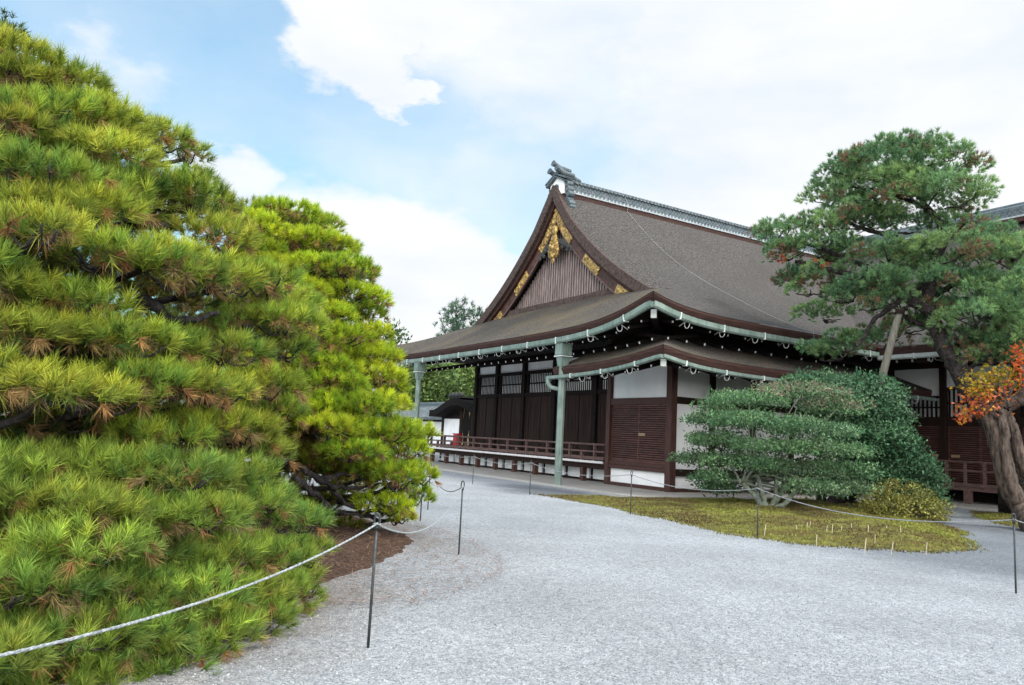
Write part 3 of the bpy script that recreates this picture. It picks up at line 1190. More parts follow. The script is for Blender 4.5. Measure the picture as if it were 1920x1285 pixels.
# long side wall
lx = [20.1, 22.2, 24.3, 26.4, 28.5, 30.6]
for x in lx: col_box(x, YB, .06, 4.5, .2, 'dark_wood')
px_ = XB+.135
for x in lx:
    b = MB(); b.box((px_, YB+.02, 3.30), (x-.1, YB+.10, 4.4)); b.build('wall_panel', 'plaster', HALL)
    b = MB(); b.box((px_, YB+.02, .82), (x-.1, YB+.10, 3.06)); b.build('wall_panel', 'plaster', HALL)
    b = MB(); b.box((px_, YB+.02, .17), (x-.1, YB+.10, .58)); b.build('wall_panel', 'plaster', HALL)
    b = MB(); b.box((px_, YB-.07, 3.065), (x-.1, YB+.12, 3.295)); b.build('wall_beam', 'dark_wood', HALL); b = MB(); b.box((px_, YB-.07, .585), (x-.1, YB+.12, .815)); b.build('wall_beam', 'dark_wood', HALL)
    b = MB(); b.box((px_, YB-.06, .045), (x-.1, YB+.12, .165)); b.build('ground_sill', 'red_wood', HALL)
    px_ = x+.1
# curved white bracket blocks under the pent eave
for (x, y) in [(XB-.25, YB-.25), (20.1, YB-.3), (22.2, YB-.3), (XB-.3, YB2)]:
    b = MB(); b.bar((x, y-.45, 4.46), (x, y+.3, 4.5), .16, .16); b.box((x-.5, y-.05, 4.40), (x+.5, y+.09, 4.52))
    b.build('eave_bracket', 'black_wood', HALL)

# recessed front wall behind the veranda
XW = 20.4
yc_list = [23.3, 26.75, 29.95, 32.7, 35.45, 37.75]
b = MB(); b.box((XW+.12, 22.9, .05), (36, 37.7, 5.7)); b.build('hall_core', 'black_wood', HALL)
for z0_, z1_ in ((5.40, 5.75), (4.81, 4.96), (3.68, 3.86)):
    b = MB(); b.box((XW-.1, 23.0, z0_), (XW+.12, 37.85, z1_)); b.build('wall_beam', 'black_wood', HALL)
for y in yc_list: col_box(XW, y, .05, 5.5, .28, 'black_wood')
for a, c in zip(yc_list[:-1], yc_list[1:]):
    b = MB(); b.box((XW+.04, a+.14, 4.965), (XW+.1, c-.14, 5.395)); b.build('transom_panel', 'plaster', HALL)
    b = MB(); b.box((XW+.085, a+.14, 3.865), (XW+.115, c-.14, 4.805)); lp = b.build('lattice_window', 'plaster', HALL)
    b = MB()
    b.box((XW-.02, a+.14, 4.30), (XW+.05, c-.14, 4.36))
    y = a+.14
    while y < c-.2:
        b.box((XW+.055, y, 3.865), (XW+.08, y+.06, 4.805)); y += .15
    b.box((XW-.01, c-.34, 3.865), (XW+.07, c-.14, 4.805)); b.box((XW-.01, a+.14, 3.865), (XW+.07, a+.36, 4.805))
    b.build('lattice_bars', 'black_wood', lp)
    # plank doors
    nb = max(6, round((c-a-.28)/.36)); w = (c-a-.28)/nb
    b = MB()
    for i in range(nb):
        o = .012*((i*7) % 3)
        b.box((XW-.02+o, a+.14+w*i+.004, .90), (XW+.1, a+.14+w*(i+1)-.004, 3.675))
    b.build('plank_wall', 'board_wood', HALL)

# veranda
VY0, VY1 = YB2+.13, 39.2
b = MB(); b.box((18.06, VY0, .76), (XW, VY1, .865)); b.build('veranda_deck', 'rail_wood', HALL)
b = MB(); b.box((18.0, VY0, .79), (18.055, VY1, .872)); b.build('veranda_edge', 'deck_edge', HALL)
b = MB(); b.box((18.16, VY0, .58), (18.34, VY1, .755)); b.build('veranda_beam', 'dark_wood', HALL)
y = 24.6
while y < VY1:
    col_box(18.25, y, .05, .58, .2, 'red_wood', 'veranda_post')
    b = MB(); b.box((18.08, y-.17, .0), (18.42, y+.17, .055)); b.build('footing_stone', 'stone', HALL)
    y += 1.74
for a in np.arange(23.2, 38.5, 1.74):
    b = MB(); b.box((18.9, a+.12, .13), (18.98, a+1.62, .52)); b.build('foundation_panel', 'plaster', HALL)
b = MB(); b.box((18.88, 23.1, .04), (19.0, 39, .125)); b.box((18.9, 23.1, .525), (19.0, 39, .6)); b.build('foundation_sill', 'dark_wood', HALL)
rail = MB()
rail.tube([(18.1, VY0, 1.50), (18.1, VY1, 1.50)], .042, 8)
rail = rail.build('veranda_railing', 'rail_wood', HALL)
b = MB(); b.box((18.06, VY0, 1.20), (18.14, VY1, 1.26)); b.build('mid_rail', 'rail_wood', rail)
b = MB(); b.box((18.05, VY0, .92), (18.15, VY1, 1.04)); b.build('foot_rail', 'rail_wood', rail)
y = 23.7; i = 0
while y < VY1:
    b = MB()
    if i % 2 == 0: b.box((18.042, y-.04, .872), (18.158, y+.04, 1.47))
    else: b.box((18.042, y-.05, .872), (18.158, y+.05, 1.198))
    b.build('railing_post', 'rail_wood', rail)
    y += .82; i += 1
# rail returning along the far end of the veranda
b = MB(); b.tube([(18.1, VY1, 1.5), (XW, VY1, 1.5)], .04, 8); b.box((18.1, VY1-.04, .92), (XW, VY1+.04, 1.04)); b.box((18.1, VY1-.04, 1.2), (XW, VY1+.04, 1.26))
b.build('end_rail', 'rail_wood', rail)

# ------------------------------------------------------------------ the wing at right
WING = thing('palace_wing', 'dark timber palace wing with lattice windows and a low veranda, set back behind the maple', 'palace wing', (31, 12, 0))
WX, WD, WE = 31.2, 29.6, 26.45
WY0, WY1 = 4.0, 19.4
WZ = 5.66


def wprof(d): return WZ+P(d)*.945
b = MB()
b.grid(lambda u, v: (WE+HW*v, WY0-2+(30-WY0+2)*u if v > .0 else WY0-2+(17.5-WY0+2)*u, wprof(HW*v)), 30, 40)
# trim: the lower part stops at the valley with the hall roof
b.v = [(x, min(y, YE+(x-WE)+.4), z) for x, y, z in b.v]
b.grid(lambda u, v: (WE+2*HW-HW*v, WY0-2+(30-WY0)*u, wprof(HW*v)), 6, 12)
wroof = b.build('thatched_roof', 'bark_thatch', WING, smooth=True)
b = MB()
b.box((WE-.01, WY0-2, WZ-.30), (WE+.3, YE-.05, WZ-.01)); b.build('thatch_edge', 'thatch_edge', wroof)
b = MB()
b.grid(lambda u, v: (WE+.3+5*v, WY0-2+(YE-WY0+2+.3+5*v)*u, WZ-.31+.55*v), 2, 4); b.build('soffit', 'black_wood', WING)
gutter([(WE-.07, YE-.1-.0, WZ-.40), (WE-.07, WY0-2, WZ-.40)], 'gutter', WING, m='pale_copper', w=.14, h=.17, out=(-1, 0), skip0=1.4, hook_every=1.9)
y = 16.9
while y > 9:
    b = MB(); b.bar((WE+.42, y, WZ-.50), (WE+2.2, y, WZ-.15), .085, .1); r = b.build('rafter', 'black_wood', WING)
    t = MB(); t.bar((WE+.405, y, WZ-.503), (WE+.418, y, WZ-.50), .075, .09); t.build('rafter_tip', 'white_paint', r)
    y -= .6
xr = WE+HW; zr = wprof(HW)
b = MB(); b.box((xr-.6, WY0-2, zr-.2), (xr+.6, 29, zr+.02)); b.build('ridge_board', 'thatch_edge', WING)
b = MB(); b.box((xr-.62, WY0-2, zr+.02), (xr+.62, 29, zr+.10)); b.build('ridge_pale_course', 'tile_pale', WING)
b = MB()
b.sweep([(xr, WY0-2, zr+.10), (xr, 29, zr+.10)], prof := [(-.45, 0), (.45, 0), (.40, .5), (.2, .6), (-.2, .6), (-.40, .5)])
b.tube([(xr, WY0-2, zr+.75), (xr, 29, zr+.75)], .13, 10)
y = 12
while y < 29:
    for row in range(3):
        b.disc((xr-.42+.015*row, y+(.115 if row % 2 else 0), zr+.2+.13*row), (-1, 0, 0), .08, .05, 8)
    y += .23
b.build('ridge_tiles', 'tile', WING)
# walls
b = MB(); b.box((WX+.12, WY0, .05), (44, WY1+4, 5.6)); b.build('wing_core', 'black_wood', WING)
wc = [20.4, 17.62, 14.85, 12.1, 9.3]
for y in wc: col_box(WX, y, .05, 5.6, .24, 'dark_wood', parent=WING)
b = MB(); b.box((WX-.08, 9, 5.36), (WX+.12, 20.6, 5.6)); b.build('wall_beam', 'dark_wood', WING)
for a, c in zip(wc[1:], wc[:-1]):
    z0, z1 = 3.34, 4.46
    if c > 19: z1 = 4.12
    b = MB(); b.box((WX+.03, a+.12, z1+.085), (WX+.1, c-.12, 5.355)); b.build('wall_panel', 'plaster', WING)
    b = MB(); b.box((WX-.07, a+.12, z1), (WX+.12, c-.12, z1+.08)); b.build('wall_beam', 'dark_wood', WING)
    b = MB(); b.box((WX+.085, a+.12, z0), (WX+.115, c-.12, z1-.005)); lp = b.build('lattice_window', 'plaster', WING)
    b = MB()
    b.box((WX-.0, a+.12, (z0+z1)/2-.03), (WX+.07, c-.12, (z0+z1)/2+.03))
    y = a+.12
    while y < c-.15:
        b.box((WX+.01, y, z0), (WX+.06, y+.07, z1-.005)); y += .185
    b.build('lattice_bars', 'black_wood', lp)
    b = MB(); b.box((WX-.09, a+.12, 2.98), (WX+.12, c-.12, 3.335)); b.build('wall_beam', 'dark_wood', WING)
    m_ = (a+c)/2
    louver(WX-.02, a+.13, m_-.003, .66, 2.97, WING, 26, handle=a+.42)
    louver(WX+.02, m_+.003, c-.13, .66, 2.97, WING, 26, handle=c-.42)
# veranda of the wing
b = MB(); b.box((WD, WY0, .66), (WX, 19.4, .78)); b.build('veranda_deck', 'rail_wood', WING)
b = MB(); b.box((WD+.05, WY0, .50), (WD+.25, 19.4, .655)); b.build('veranda_beam', 'rail_wood', WING)
y = 18.7
while y > 7:
    col_box(WD+.15, y, .05, .50, .24, 'rail_wood', 'veranda_post', WING); y -= 2.75
rl = MB(); rl.box((WD+.02, WY0, 1.55), (WD+.12, 19.4, 1.61)); rl = rl.build('veranda_railing', 'rail_wood', WING)
b = MB(); b.box((WD+.04, WY0, 1.22), (WD+.10, 19.4, 1.28)); b.build('mid_rail', 'rail_wood', rl)
y = 18.8
while y > 7:
    b = MB(); b.box((WD+.03, y-.05, .78), (WD+.11, y+.05, 1.548)); b.build('railing_post', 'rail_wood', rl); y -= .70

# ------------------------------------------------------------------ gate, tiled walls, red box at the far left end
GT = thing('court_gate', 'small black gate with gold fittings and curved roof past the veranda\'s far end', 'gate', (22.4, 43, 0))
gxx = 22.4
cy = onx(879, 760, gxx)[1]
half = onx(833, 760, gxx)[1]-cy
zt = onx(879, 754, gxx)[2]; ze = onx(836, 777, gxx)[2]; zfl = onx(850, 862, gxx)[2]
b = MB()
top = []
for i in range(33):
    t = -1+2*i/32
    a = abs(t)
    z = ze+(zt-ze)*(math.cos(a*math.pi)*.5+.5)+.25*max(0, a-.82)
    top.append((cy+half*1.04*t, z))
b.plate([(gxx-1.0, y, z+.18) for y, z in top]+[(gxx-1.0, y, z-.25) for y, z in top[::-1]], (1, 0, 0), 2.4)
b.build('curved_roof', 'black_lacquer', GT)
b = MB()
for k in range(7): b.ball((gxx-.9, cy-.75+.25*k, zt+.34+.05*(k % 2)), .17, 8, 6, (1.2, 1, .9))
b.box((gxx-.95, cy-.95, zt+.19), (gxx+1, cy+.95, zt+.28))
b.build('ridge_ornament', 'carved_dark', GT)
pw = onx(868, 800, gxx)[1]-cy
b = MB(); b.box((gxx-.1, cy-pw, 0.0), (gxx+.05, cy+pw, zt-.1)); dr = b.build('gate_door', 'black_lacquer', GT)
for sy in (-1, 1):
    for (zc, up) in ((zt-.45, 1), (zt-2.4, -1)):
        b = MB(); yy = cy+sy*pw*.62
        b.plate([(gxx-.12, yy-.13, zc+.28*up), (gxx-.12, yy+.13, zc+.32*up), (gxx-.12, yy+.09*-sy, zc-.15*up), (gxx-.12, yy+.05*sy, zc-.62*up), (gxx-.12, yy-.05, zc-.1*up)], (1, 0, 0), .015)
        b.build('gold_fitting', 'gold', dr)
for sy in (-1, 1):
    b = MB(); b.box((gxx-.12, cy+sy*pw*1.0-.02, 0), (gxx+.1, cy+sy*(pw+.32)-.02, zt-.6)); b.build('gate_post', 'dark_wood', GT)
    b = MB(); b.box((gxx-.05, cy+sy*(pw+.33), .3), (gxx+.05, cy+sy*(half-.25), ze-.3)); b.build('wall_panel', 'plaster', GT)
    b = MB(); b.box((gxx-.12, cy+sy*(half-.25), 0), (gxx+.1, cy+sy*half, ze)); b.build('gate_post', 'dark_wood', GT)
    b = MB(); b.box((gxx-.09, cy+sy*(pw+.33), ze-.3), (gxx+.08, cy+sy*(half-.25), ze-.1)); b.build('gate_beam', 'black_wood', GT)


def tiled_wall(name, label, x, y0, y1, zwall, zridge, depth=1.3, cat='wall'):
    t = thing(name, label, cat, (x, (y0+y1)/2, 0))
    b = MB(); b.box((x-.15, y0, .25), (x+.15, y1, zwall)); w = b.build('plaster_wall', 'plaster', t)
    b = MB(); b.box((x-.2, y0, 0), (x+.2, y1, .25)); b.build('stone_base', 'stone', t)
    b = MB()
    y = y0
    while y < y1:
        b.box((x-.2, y, .25), (x-.151, y+.16, zwall)); y += 2.6
    b.box((x-.22, y0, zwall-.02), (x+.22, y1, zwall+.12))
    b.build('timber_frame', 'dark_wood', w)
    b = MB()
    prof = [(x-depth, zwall+.12), (x-depth, zwall+.22), (x, zridge), (x+depth, zwall+.22), (x+depth, zwall+.12)]
    b.plate([(px, y0-.2, pz) for px, pz in prof], (0, 1, 0), y1-y0+.4)
    rf = b.build('tiled_roof', 'tile', t)
    b = MB()
    y = y0
    while y < y1:
        b.tube([(x-depth-.03, y, zwall+.22), (x-.05, y, zridge+.03)], .075, 6); y += .3
    b.tube([(x, y0-.2, zridge+.16), (x, y1+.2, zridge+.16)], .15, 8)
    b.box((x-.16, y0-.2, zridge-.05), (x+.16, y1+.2, zridge+.12))
    b.build('roof_tiles', 'tile', rf)
    return t


a_ = onx(820, 757, 25)[2]; b_ = onx(820, 783, 23.7)[2]
tiled_wall('tiled_wall', 'white plaster wall with a grey tiled roof, seen between the left pine and the black gate', 25, 45.5, 70, b_-.25, a_-.2)
# red box on the veranda
rb = onx(857, 826, 19.3)
RB = thing('extinguisher_box', 'small bright red box standing on the veranda floor behind the railing', 'box', (19.3, rb[1], .87))
b = MB(); b.box((19.15, rb[1]-.22, .95), (19.45, rb[1]+.22, 1.62)); bx = b.build('box_body', 'red_paint', RB, bevel=.02)
b = MB(); b.box((19.12, rb[1]-.25, 1.625), (19.48, rb[1]+.25, 1.67)); b.build('lid', 'red_paint', RB)
for sy in (-1, 1):
    b = MB(); b.box((19.16, rb[1]+sy*.16-.03, .866), (19.44, rb[1]+sy*.16+.03, .948)); b.build('foot', 'red_paint', RB)

# white walled building glimpsed through the near pine
def far_house():
    t = thing('white_outbuilding', 'low white plastered outbuilding glimpsed through gaps in the big left pine', 'building', (4, 30, 0))
    d = 27.0
    c0 = at(-160, 800, d); c1 = at(300, 800, d)
    c0 = np.array([c0[0], c0[1], 0]); c1 = np.array([c1[0], c1[1], 0])
    ax = unit((c1-c0)[None])[0]; nn = np.array([-ax[1], ax[0], 0])
    if nn @ (-c0) > 0: nn = -nn
    L = np.linalg.norm(c1-c0)

    def pt(s, o, z): p = c0+ax*s+nn*o; return (p[0], p[1], z)

    def bx(b, s0, s1, o0, o1, z0, z1):
        i = len(b.v)
        b.v += [pt(s0, o0, z0), pt(s1, o0, z0), pt(s1, o1, z0), pt(s0, o1, z0), pt(s0, o0, z1), pt(s1, o0, z1), pt(s1, o1, z1), pt(s0, o1, z1)]
        b.f += [tuple(i+k for k in q) for q in ((0, 3, 2, 1), (4, 5, 6, 7), (0, 1, 5, 4), (1, 2, 6, 5), (2, 3, 7, 6), (3, 0, 4, 7))]
    b = MB(); bx(b, 0, L, 0, 4, .9, 2.6); b.build('plaster_wall', 'plaster', t)
    b = MB(); bx(b, 0, L, -.1, 4, 0, .9); b.build('plank_base', 'dark_wood', t)
    b = MB()
    for s in np.arange(0, L, 2.4): bx(b, s, s+.16, -.06, -.001, .9, 2.6)
    b.build('wall_post', 'dark_wood', t)
    b = MB()
    b.plate([pt(-.6, -.9, 2.5), pt(-.6, -.9, 2.65), pt(-.6, 2, 4.0), pt(-.6, 4.9, 2.65), pt(-.6, 4.9, 2.5)], tuple(ax), L+1.2)
    b.build('tiled_roof', 'tile', t)


far_house()

# ------------------------------------------------------------------ foliage builders
GREENS = {
    'near': [(.175, .235, .034), (.245, .28, .036), (.125, .195, .034), (.30, .305, .045), (.09, .165, .036)],
    'second': [(.23, .31, .022), (.31, .37, .024), (.165, .255, .022), (.38, .40, .032), (.11, .195, .025)],
    'red_pine': [(.13, .25, .105), (.18, .30, .11), (.095, .205, .105), (.23, .33, .11), (.115, .23, .125)],
}
BROWNS = [(.26, .15, .07), (.33, .19, .085), (.38, .18, .08), (.22, .14, .07)]


def tuft_needles(Pn, A, k, length, width, smin, smax, cols, shoot=.06, tipgain=1.25, var=.5):
    """fans of needles: Pn tuft bases, A axes (unit), cols per-tuft colours -> triangles and colours"""
    n = len(Pn)
    A = unit(A)
    ref = np.where(np.abs(A[:, 2:3]) < .9, np.array([[0, 0, 1.0]]), np.array([[1.0, 0, 0]]))
    e1 = unit(np.cross(A, ref)); e2 = np.cross(A, e1)
    th = rng.uniform(smin, smax, (n, k))
    ph = rng.uniform(0, 2*np.pi, (n, k))
    d = (A[:, None]*np.cos(th)[..., None] + (e1[:, None]*np.cos(ph)[..., None]+e2[:, None]*np.sin(ph)[..., None])*np.sin(th)[..., None])
    L = length*rng.uniform(.65, 1.15, (n, k))*(np.ones((n, 1)) if np.isscalar(length) else 1)
    st = Pn[:, None] + A[:, None]*(rng.uniform(-.3, 1, (n, k))*shoot)[..., None]
    sv = unit(np.cross(d, rng.normal(size=(n, k, 3))))*(width*.5*rng.uniform(.7, 1.3, (n, k)))[..., None]
    tip = st+d*L[..., None]
    tip[..., 2] -= .12*L*np.sin(th)**2          # tips droop a little
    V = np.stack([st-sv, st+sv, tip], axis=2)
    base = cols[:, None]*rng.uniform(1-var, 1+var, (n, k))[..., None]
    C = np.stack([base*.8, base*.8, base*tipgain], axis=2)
    return V.reshape(-1, 3), C.reshape(-1, 3)


def pick(names, n, weights=None):
    a = np.array(names)
    return a[rng.choice(len(a), n, p=weights)]


def ellipsoid_points(c, r, n, zmin=-.35, rim=0.0):
    """points on an ellipsoid pad (upper part) with outward normals"""
    q = unit(rng.normal(size=(int(n*3)+10, 3)))
    q = q[q[:, 2] > zmin][:n]
    p = c+q*r
    nrm = unit(q/np.array(r))
    return p, nrm


def spline(pts, n=8):
    pts = [np.array(p, float) for p in pts]
    P_ = [pts[0]*2-pts[1]]+pts+[pts[-1]*2-pts[-2]]
    out = []
    for i in range(1, len(P_)-2):
        for j in range(n):
            t = j/n
            a, b_, c, d = P_[i-1], P_[i], P_[i+1], P_[i+2]
            out.append(.5*((2*b_)+(-a+c)*t+(2*a-5*b_+4*c-d)*t*t+(-a+3*b_-3*c+d)*t**3))
    out.append(pts[-1])
    return out


def limb(b, pts, r0, r1, seg=10, wob=.0, n=8, lump=.12):
    sp = spline(pts, n)
    m = len(sp)
    rs = [(r0+(r1-r0)*(i/(m-1)))*(1+lump*math.sin(i*1.7+r0*9)*.6+lump*random.uniform(-.4, .4)) for i in range(m)]
    sp = [p+np.array([random.uniform(-wob, wob) for _ in range(3)]) for p in sp]
    b.tube([tuple(p) for p in sp], rs, seg)
    return sp


# ---- clipped pines at left: shelves of brush-like needles, each laid where a shelf stands
def shelf_pine(name, label, axis, prof, shelves, key, k, ln, wd, dens, seed, browns, limbs, lower=None, back=.4, group=None, thin=.70):
    """prof: (height, radius) of the crown's envelope; shelves: (px, py, half width, half height[, extra depth]) as seen in the photograph"""
    global rng
    rng = np.random.default_rng(seed)
    random.seed(seed)
    T = thing(name, label, 'pine tree', (axis[0], axis[1], 0), group)
    ax = np.array([axis[0], axis[1], 0.0])
    D = math.hypot(*axis); aa = math.atan2(axis[1], axis[0])
    pz = np.array([p[0] for p in prof]); pr = np.array([p[1] for p in prof])

    def place(px, py):
        r = ray(px, py); az = math.atan2(r[1], r[0]); sl = r[2]/math.hypot(r[0], r[1])
        d = D
        for _ in range(6):
            z = EYE[2]+sl*d
            R = float(np.interp(z, pz, pr))
            q = R*R-(D*math.sin(aa-az))**2
            d = D*math.cos(aa-az)-math.sqrt(q) if q > 0 else D*math.cos(aa-az)
        return d
    pads = []
    for sh in shelves:
        px, py, rx, ry = sh[:4]
        d = place(px, py)+(sh[4] if len(sh) > 4 else 0)
        sc = d/FPX
        n_sub = max(1, int(round(rx/48)))
        for q in range(n_sub):           # a wide shelf is a row of overlapping lobes
            t = 0 if n_sub == 1 else -1+2*(q+.5)/n_sub
            w = rx*(1 if n_sub == 1 else 1.25/n_sub+.12)*random.uniform(.9, 1.12)
            dx = t*rx*.82
            h = ry*random.uniform(.82, 1.08)
            dd = d+random.uniform(-.12, .12)+.35*sc*rx*t*t+random.uniform(-.25, .12)
            c = at(px+dx, py+ry*.25+abs(t)**2*ry*.45+random.uniform(-.1, .1)*ry, dd+min(.5, w*sc*.6))
            pads.append((c, np.array([w*sc, w*sc, h*sc*thin]), py, 1.0))
    front_n = len(pads)
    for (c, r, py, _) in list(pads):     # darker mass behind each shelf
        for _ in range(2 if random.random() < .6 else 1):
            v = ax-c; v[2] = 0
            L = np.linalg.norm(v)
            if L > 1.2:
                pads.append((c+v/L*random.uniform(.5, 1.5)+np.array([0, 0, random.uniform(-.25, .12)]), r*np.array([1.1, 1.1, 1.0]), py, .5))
    for z in np.arange(.5, pz.max()-.2, .75):   # the side turned away from the viewer
        R = float(np.interp(z, pz, pr))
        nb = max(3, int(2.6*R/.8))
        for q in range(nb):
            th = aa+(-1.35+2.7*(q+random.random())/nb)
            rr = max(.05, R-.5-random.random()*.2)
            w = random.uniform(.5, .85)
            pads.append((ax+np.array([rr*math.cos(th), rr*math.sin(th), z+random.uniform(-.2, .2)]), np.array([w, w, .3]), 500, back))
    Pn, An, Cn, Bp, Ba = [], [], [], [], []
    for ip, (c, r, py, dn) in enumerate(pads):
        n = int(dens*dn*(r[0]*r[1]+r[0]*r[2])*3.8)+6
        p, nr = ellipsoid_points(c, r, n, -.16 if ip < front_n else -.4)
        p = p+rng.normal(size=p.shape)*.025
        ov = c-ax; ov[2] = 0
        ov = ov/max(.1, np.linalg.norm(ov))
        a = unit(nr*.75+np.array([0, 0, .62])+ov*.22+rng.normal(size=p.shape)*.16)
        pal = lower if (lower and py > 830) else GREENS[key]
        c_ = pick(pal, n)*.55+pick(pal, 1)[0]*.45
        c_ = c_*rng.uniform(.72, 1.3, (n, 1))*random.uniform(.82, 1.18)
        c_ = c_*(1+np.clip(nr[:, 2:3], 0, 1)*np.array([.50, .48, .10]))           # tops lightened and yellowed: light from above painted into the colour
        if ip >= front_n: c_ = c_*np.array([.45, .42, .55])   # old needles behind the shelves, darkened further: gap shade put into their colour
        low = nr[:, 2] < .0
        dead = (rng.random(n) < browns*.10) | (low & (rng.random(n) < browns*3.2))
        c_[dead] = pick(BROWNS, dead.sum())*.8+c_[dead]*.15
        a[dead] = unit(a[dead]*.7+np.array([0, 0, -.75]))
        Pn.append(p); An.append(a); Cn.append(c_)
        m = n//3+3
        q = c+unit(rng.normal(size=(m, 3)))*r*rng.uniform(.2, .75, (m, 1))
        Bp.append(q); Ba.append(unit(rng.normal(size=q.shape)+np.array([0, 0, .3])))
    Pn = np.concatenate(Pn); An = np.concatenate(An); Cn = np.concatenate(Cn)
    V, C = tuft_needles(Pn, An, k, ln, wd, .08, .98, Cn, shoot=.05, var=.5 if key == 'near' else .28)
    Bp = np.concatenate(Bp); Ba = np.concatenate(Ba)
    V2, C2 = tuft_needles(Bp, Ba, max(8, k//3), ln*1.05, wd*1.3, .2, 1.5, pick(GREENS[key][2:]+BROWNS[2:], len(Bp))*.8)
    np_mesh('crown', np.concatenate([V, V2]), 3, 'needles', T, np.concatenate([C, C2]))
    print(name, 'tufts', len(Pn), 'tris', (len(V)+len(V2))//3)
    b = MB()
    top = pz.max()
    limb(b, [ax+np.array([.1, 0, -.1]), ax+np.array([-.15, .1, top*.3]), ax+np.array([.12, -.1, top*.6]), ax+np.array([0, 0, top*.92])], .30, .06, 12, .02)
    b.build('trunk', 'bark', T, smooth=True)
    b = MB(); tw = MB()
    for (c, r, py, dn) in pads[:front_n]:
        if random.random() < .6:
            st = ax+np.array([0, 0, max(.3, c[2]-random.uniform(.1, .7))])
            m1 = st*.6+c*.4+np.array([random.uniform(-.2, .2), random.uniform(-.2, .2), -.15])
            m2 = st*.25+c*.75+np.array([random.uniform(-.15, .15), random.uniform(-.15, .15), -.2])
            limb(b, [st, m1, m2, c-np.array([0, 0, r[2]*.3])], .065, .022, 7, .015, 5)
        for _ in range(5):
            e = c+unit(rng.normal(size=(1, 3)))[0]*r*np.array([.85, .85, .6])
            s2 = c-np.array([0, 0, r[2]*.45])
            limb(tw, [s2, (s2+e)/2+np.array([0, 0, -.07]), e], .016, .006, 5, .01, 3)
    for (pts, off, r0, r1) in limbs:
        limb(b, [at(x, y, place(x, y)+off) for x, y in pts], r0, r1, 9, .02, 6)
    b.build('branches', 'bark', T, smooth=True)
    tw.build('twigs', 'bark', T, smooth=True)
    return T


AX1, AX2 = (-1.75, 9.5), (2.6, 13.0)
PROF1 = [(-.5, 4.55), (.3, 4.6), (1.0, 4.3), (1.6, 4.1), (2.2, 4.1), (2.8, 4.1), (3.3, 3.7), (3.8, 3.3), (4.2, 3.0), (4.6, 2.75), (4.9, 2.4), (5.15, 1.8), (5.4, .9), (5.6, .3)]
PROF2 = [(0, 2.6), (.4, 3.0), (.9, 3.25), (1.7, 3.15), (2.2, 2.8), (2.7, 2.6), (3.2, 2.4), (3.9, 2.2), (4.5, 1.85), (4.9, 1.3), (5.3, .4)]
NEAR_SHELVES = [(20, 112, 70, 30), (75, 150, 95, 36), (150, 178, 50, 26), (110, 215, 130, 40), (10, 235, 60, 44), (215, 240, 75, 36), (290, 250, 60, 32), (350, 285, 34, 36),
    (160, 290, 100, 38), (60, 325, 95, 44), (200, 370, 62, 44), (130, 390, 100, 34), (285, 345, 75, 32), (372, 335, 28, 34), (330, 372, 80, 30), (415, 395, 40, 36), (400, 440, 56, 34),
    (40, 425, 80, 28), (250, 475, 115, 36), (370, 510, 80, 38), (470, 520, 74, 38), (535, 560, 52, 34), (500, 600, 84, 36), (20, 545, 70, 38), (115, 565, 90, 34), (560, 600, 36, 30),
    (60, 620, 90, 40), (180, 630, 110, 38), (300, 650, 70, 28), (530, 650, 46, 34), (420, 655, 70, 30), (300, 710, 100, 36), (400, 730, 70, 36), (490, 720, 70, 42), (70, 725, 110, 36), (180, 745, 70, 26),
    (520, 770, 40, 40), (370, 795, 80, 30), (300, 815, 70, 28), (450, 805, 66, 40), (500, 850, 44, 36), (150, 865, 120, 30), (280, 885, 110, 32), (40, 880, 70, 28), (400, 885, 90, 34),
    (60, 935, 110, 36), (190, 955, 110, 34), (320, 960, 100, 36), (430, 945, 80, 32), (500, 930, 40, 30), (545, 970, 56, 28), (110, 1015, 120, 40), (240, 1025, 90, 38), (370, 1040, 100, 38), (480, 1035, 80, 36), (565, 1030, 42, 38),
    (50, 1090, 100, 42), (180, 1100, 110, 40), (310, 1105, 100, 40), (430, 1105, 80, 38), (535, 1105, 56, 38), (575, 1090, 28, 30), (80, 1180, 120, 42), (220, 1180, 110, 42), (350, 1175, 90, 42), (450, 1165, 70, 38), (520, 1150, 46, 34),
    (50, 1260, 110, 42), (180, 1260, 110, 42), (290, 1245, 80, 40), (370, 1230, 56, 36), (330, 1275, 50, 26), (-60, 300, 70, 60), (-60, 500, 70, 60), (-60, 700, 80, 60), (-70, 900, 80, 60), (-70, 1080, 90, 60), (-70, 1240, 90, 60)]
SECOND_SHELVES = [(540, 402, 56, 18), (600, 420, 36, 20), (480, 420, 40, 22), (560, 452, 84, 24), (480, 470, 50, 26), (640, 462, 32, 20), (615, 502, 72, 24), (500, 505, 60, 28), (672, 510, 26, 20), (555, 545, 64, 26), (645, 552, 62, 26), (700, 558, 24, 24),
    (678, 585, 40, 20), (600, 590, 56, 26), (640, 628, 60, 20), (590, 640, 40, 22), (700, 626, 30, 18), (650, 662, 84, 24), (715, 664, 30, 24), (600, 685, 50, 24), (685, 705, 68, 26), (620, 718, 60, 26), (735, 720, 26, 24),
    (640, 760, 80, 28), (715, 758, 48, 28), (590, 775, 40, 26), (700, 805, 74, 28), (620, 805, 56, 26), (765, 803, 32, 18), (796, 812, 18, 14), (740, 842, 56, 26), (660, 845, 54, 22), (782, 885, 32, 30), (745, 890, 40, 30), (700, 882, 44, 22),
    (775, 928, 32, 24), (715, 945, 46, 20), (745, 968, 26, 12), (520, 600, 60, 40, .6), (520, 690, 60, 40, .6), (520, 780, 60, 40, .6), (440, 640, 60, 40, .8), (440, 760, 60, 40, .8)]
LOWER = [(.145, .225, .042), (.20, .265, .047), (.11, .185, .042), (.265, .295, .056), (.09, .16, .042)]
FOLIAGE = True
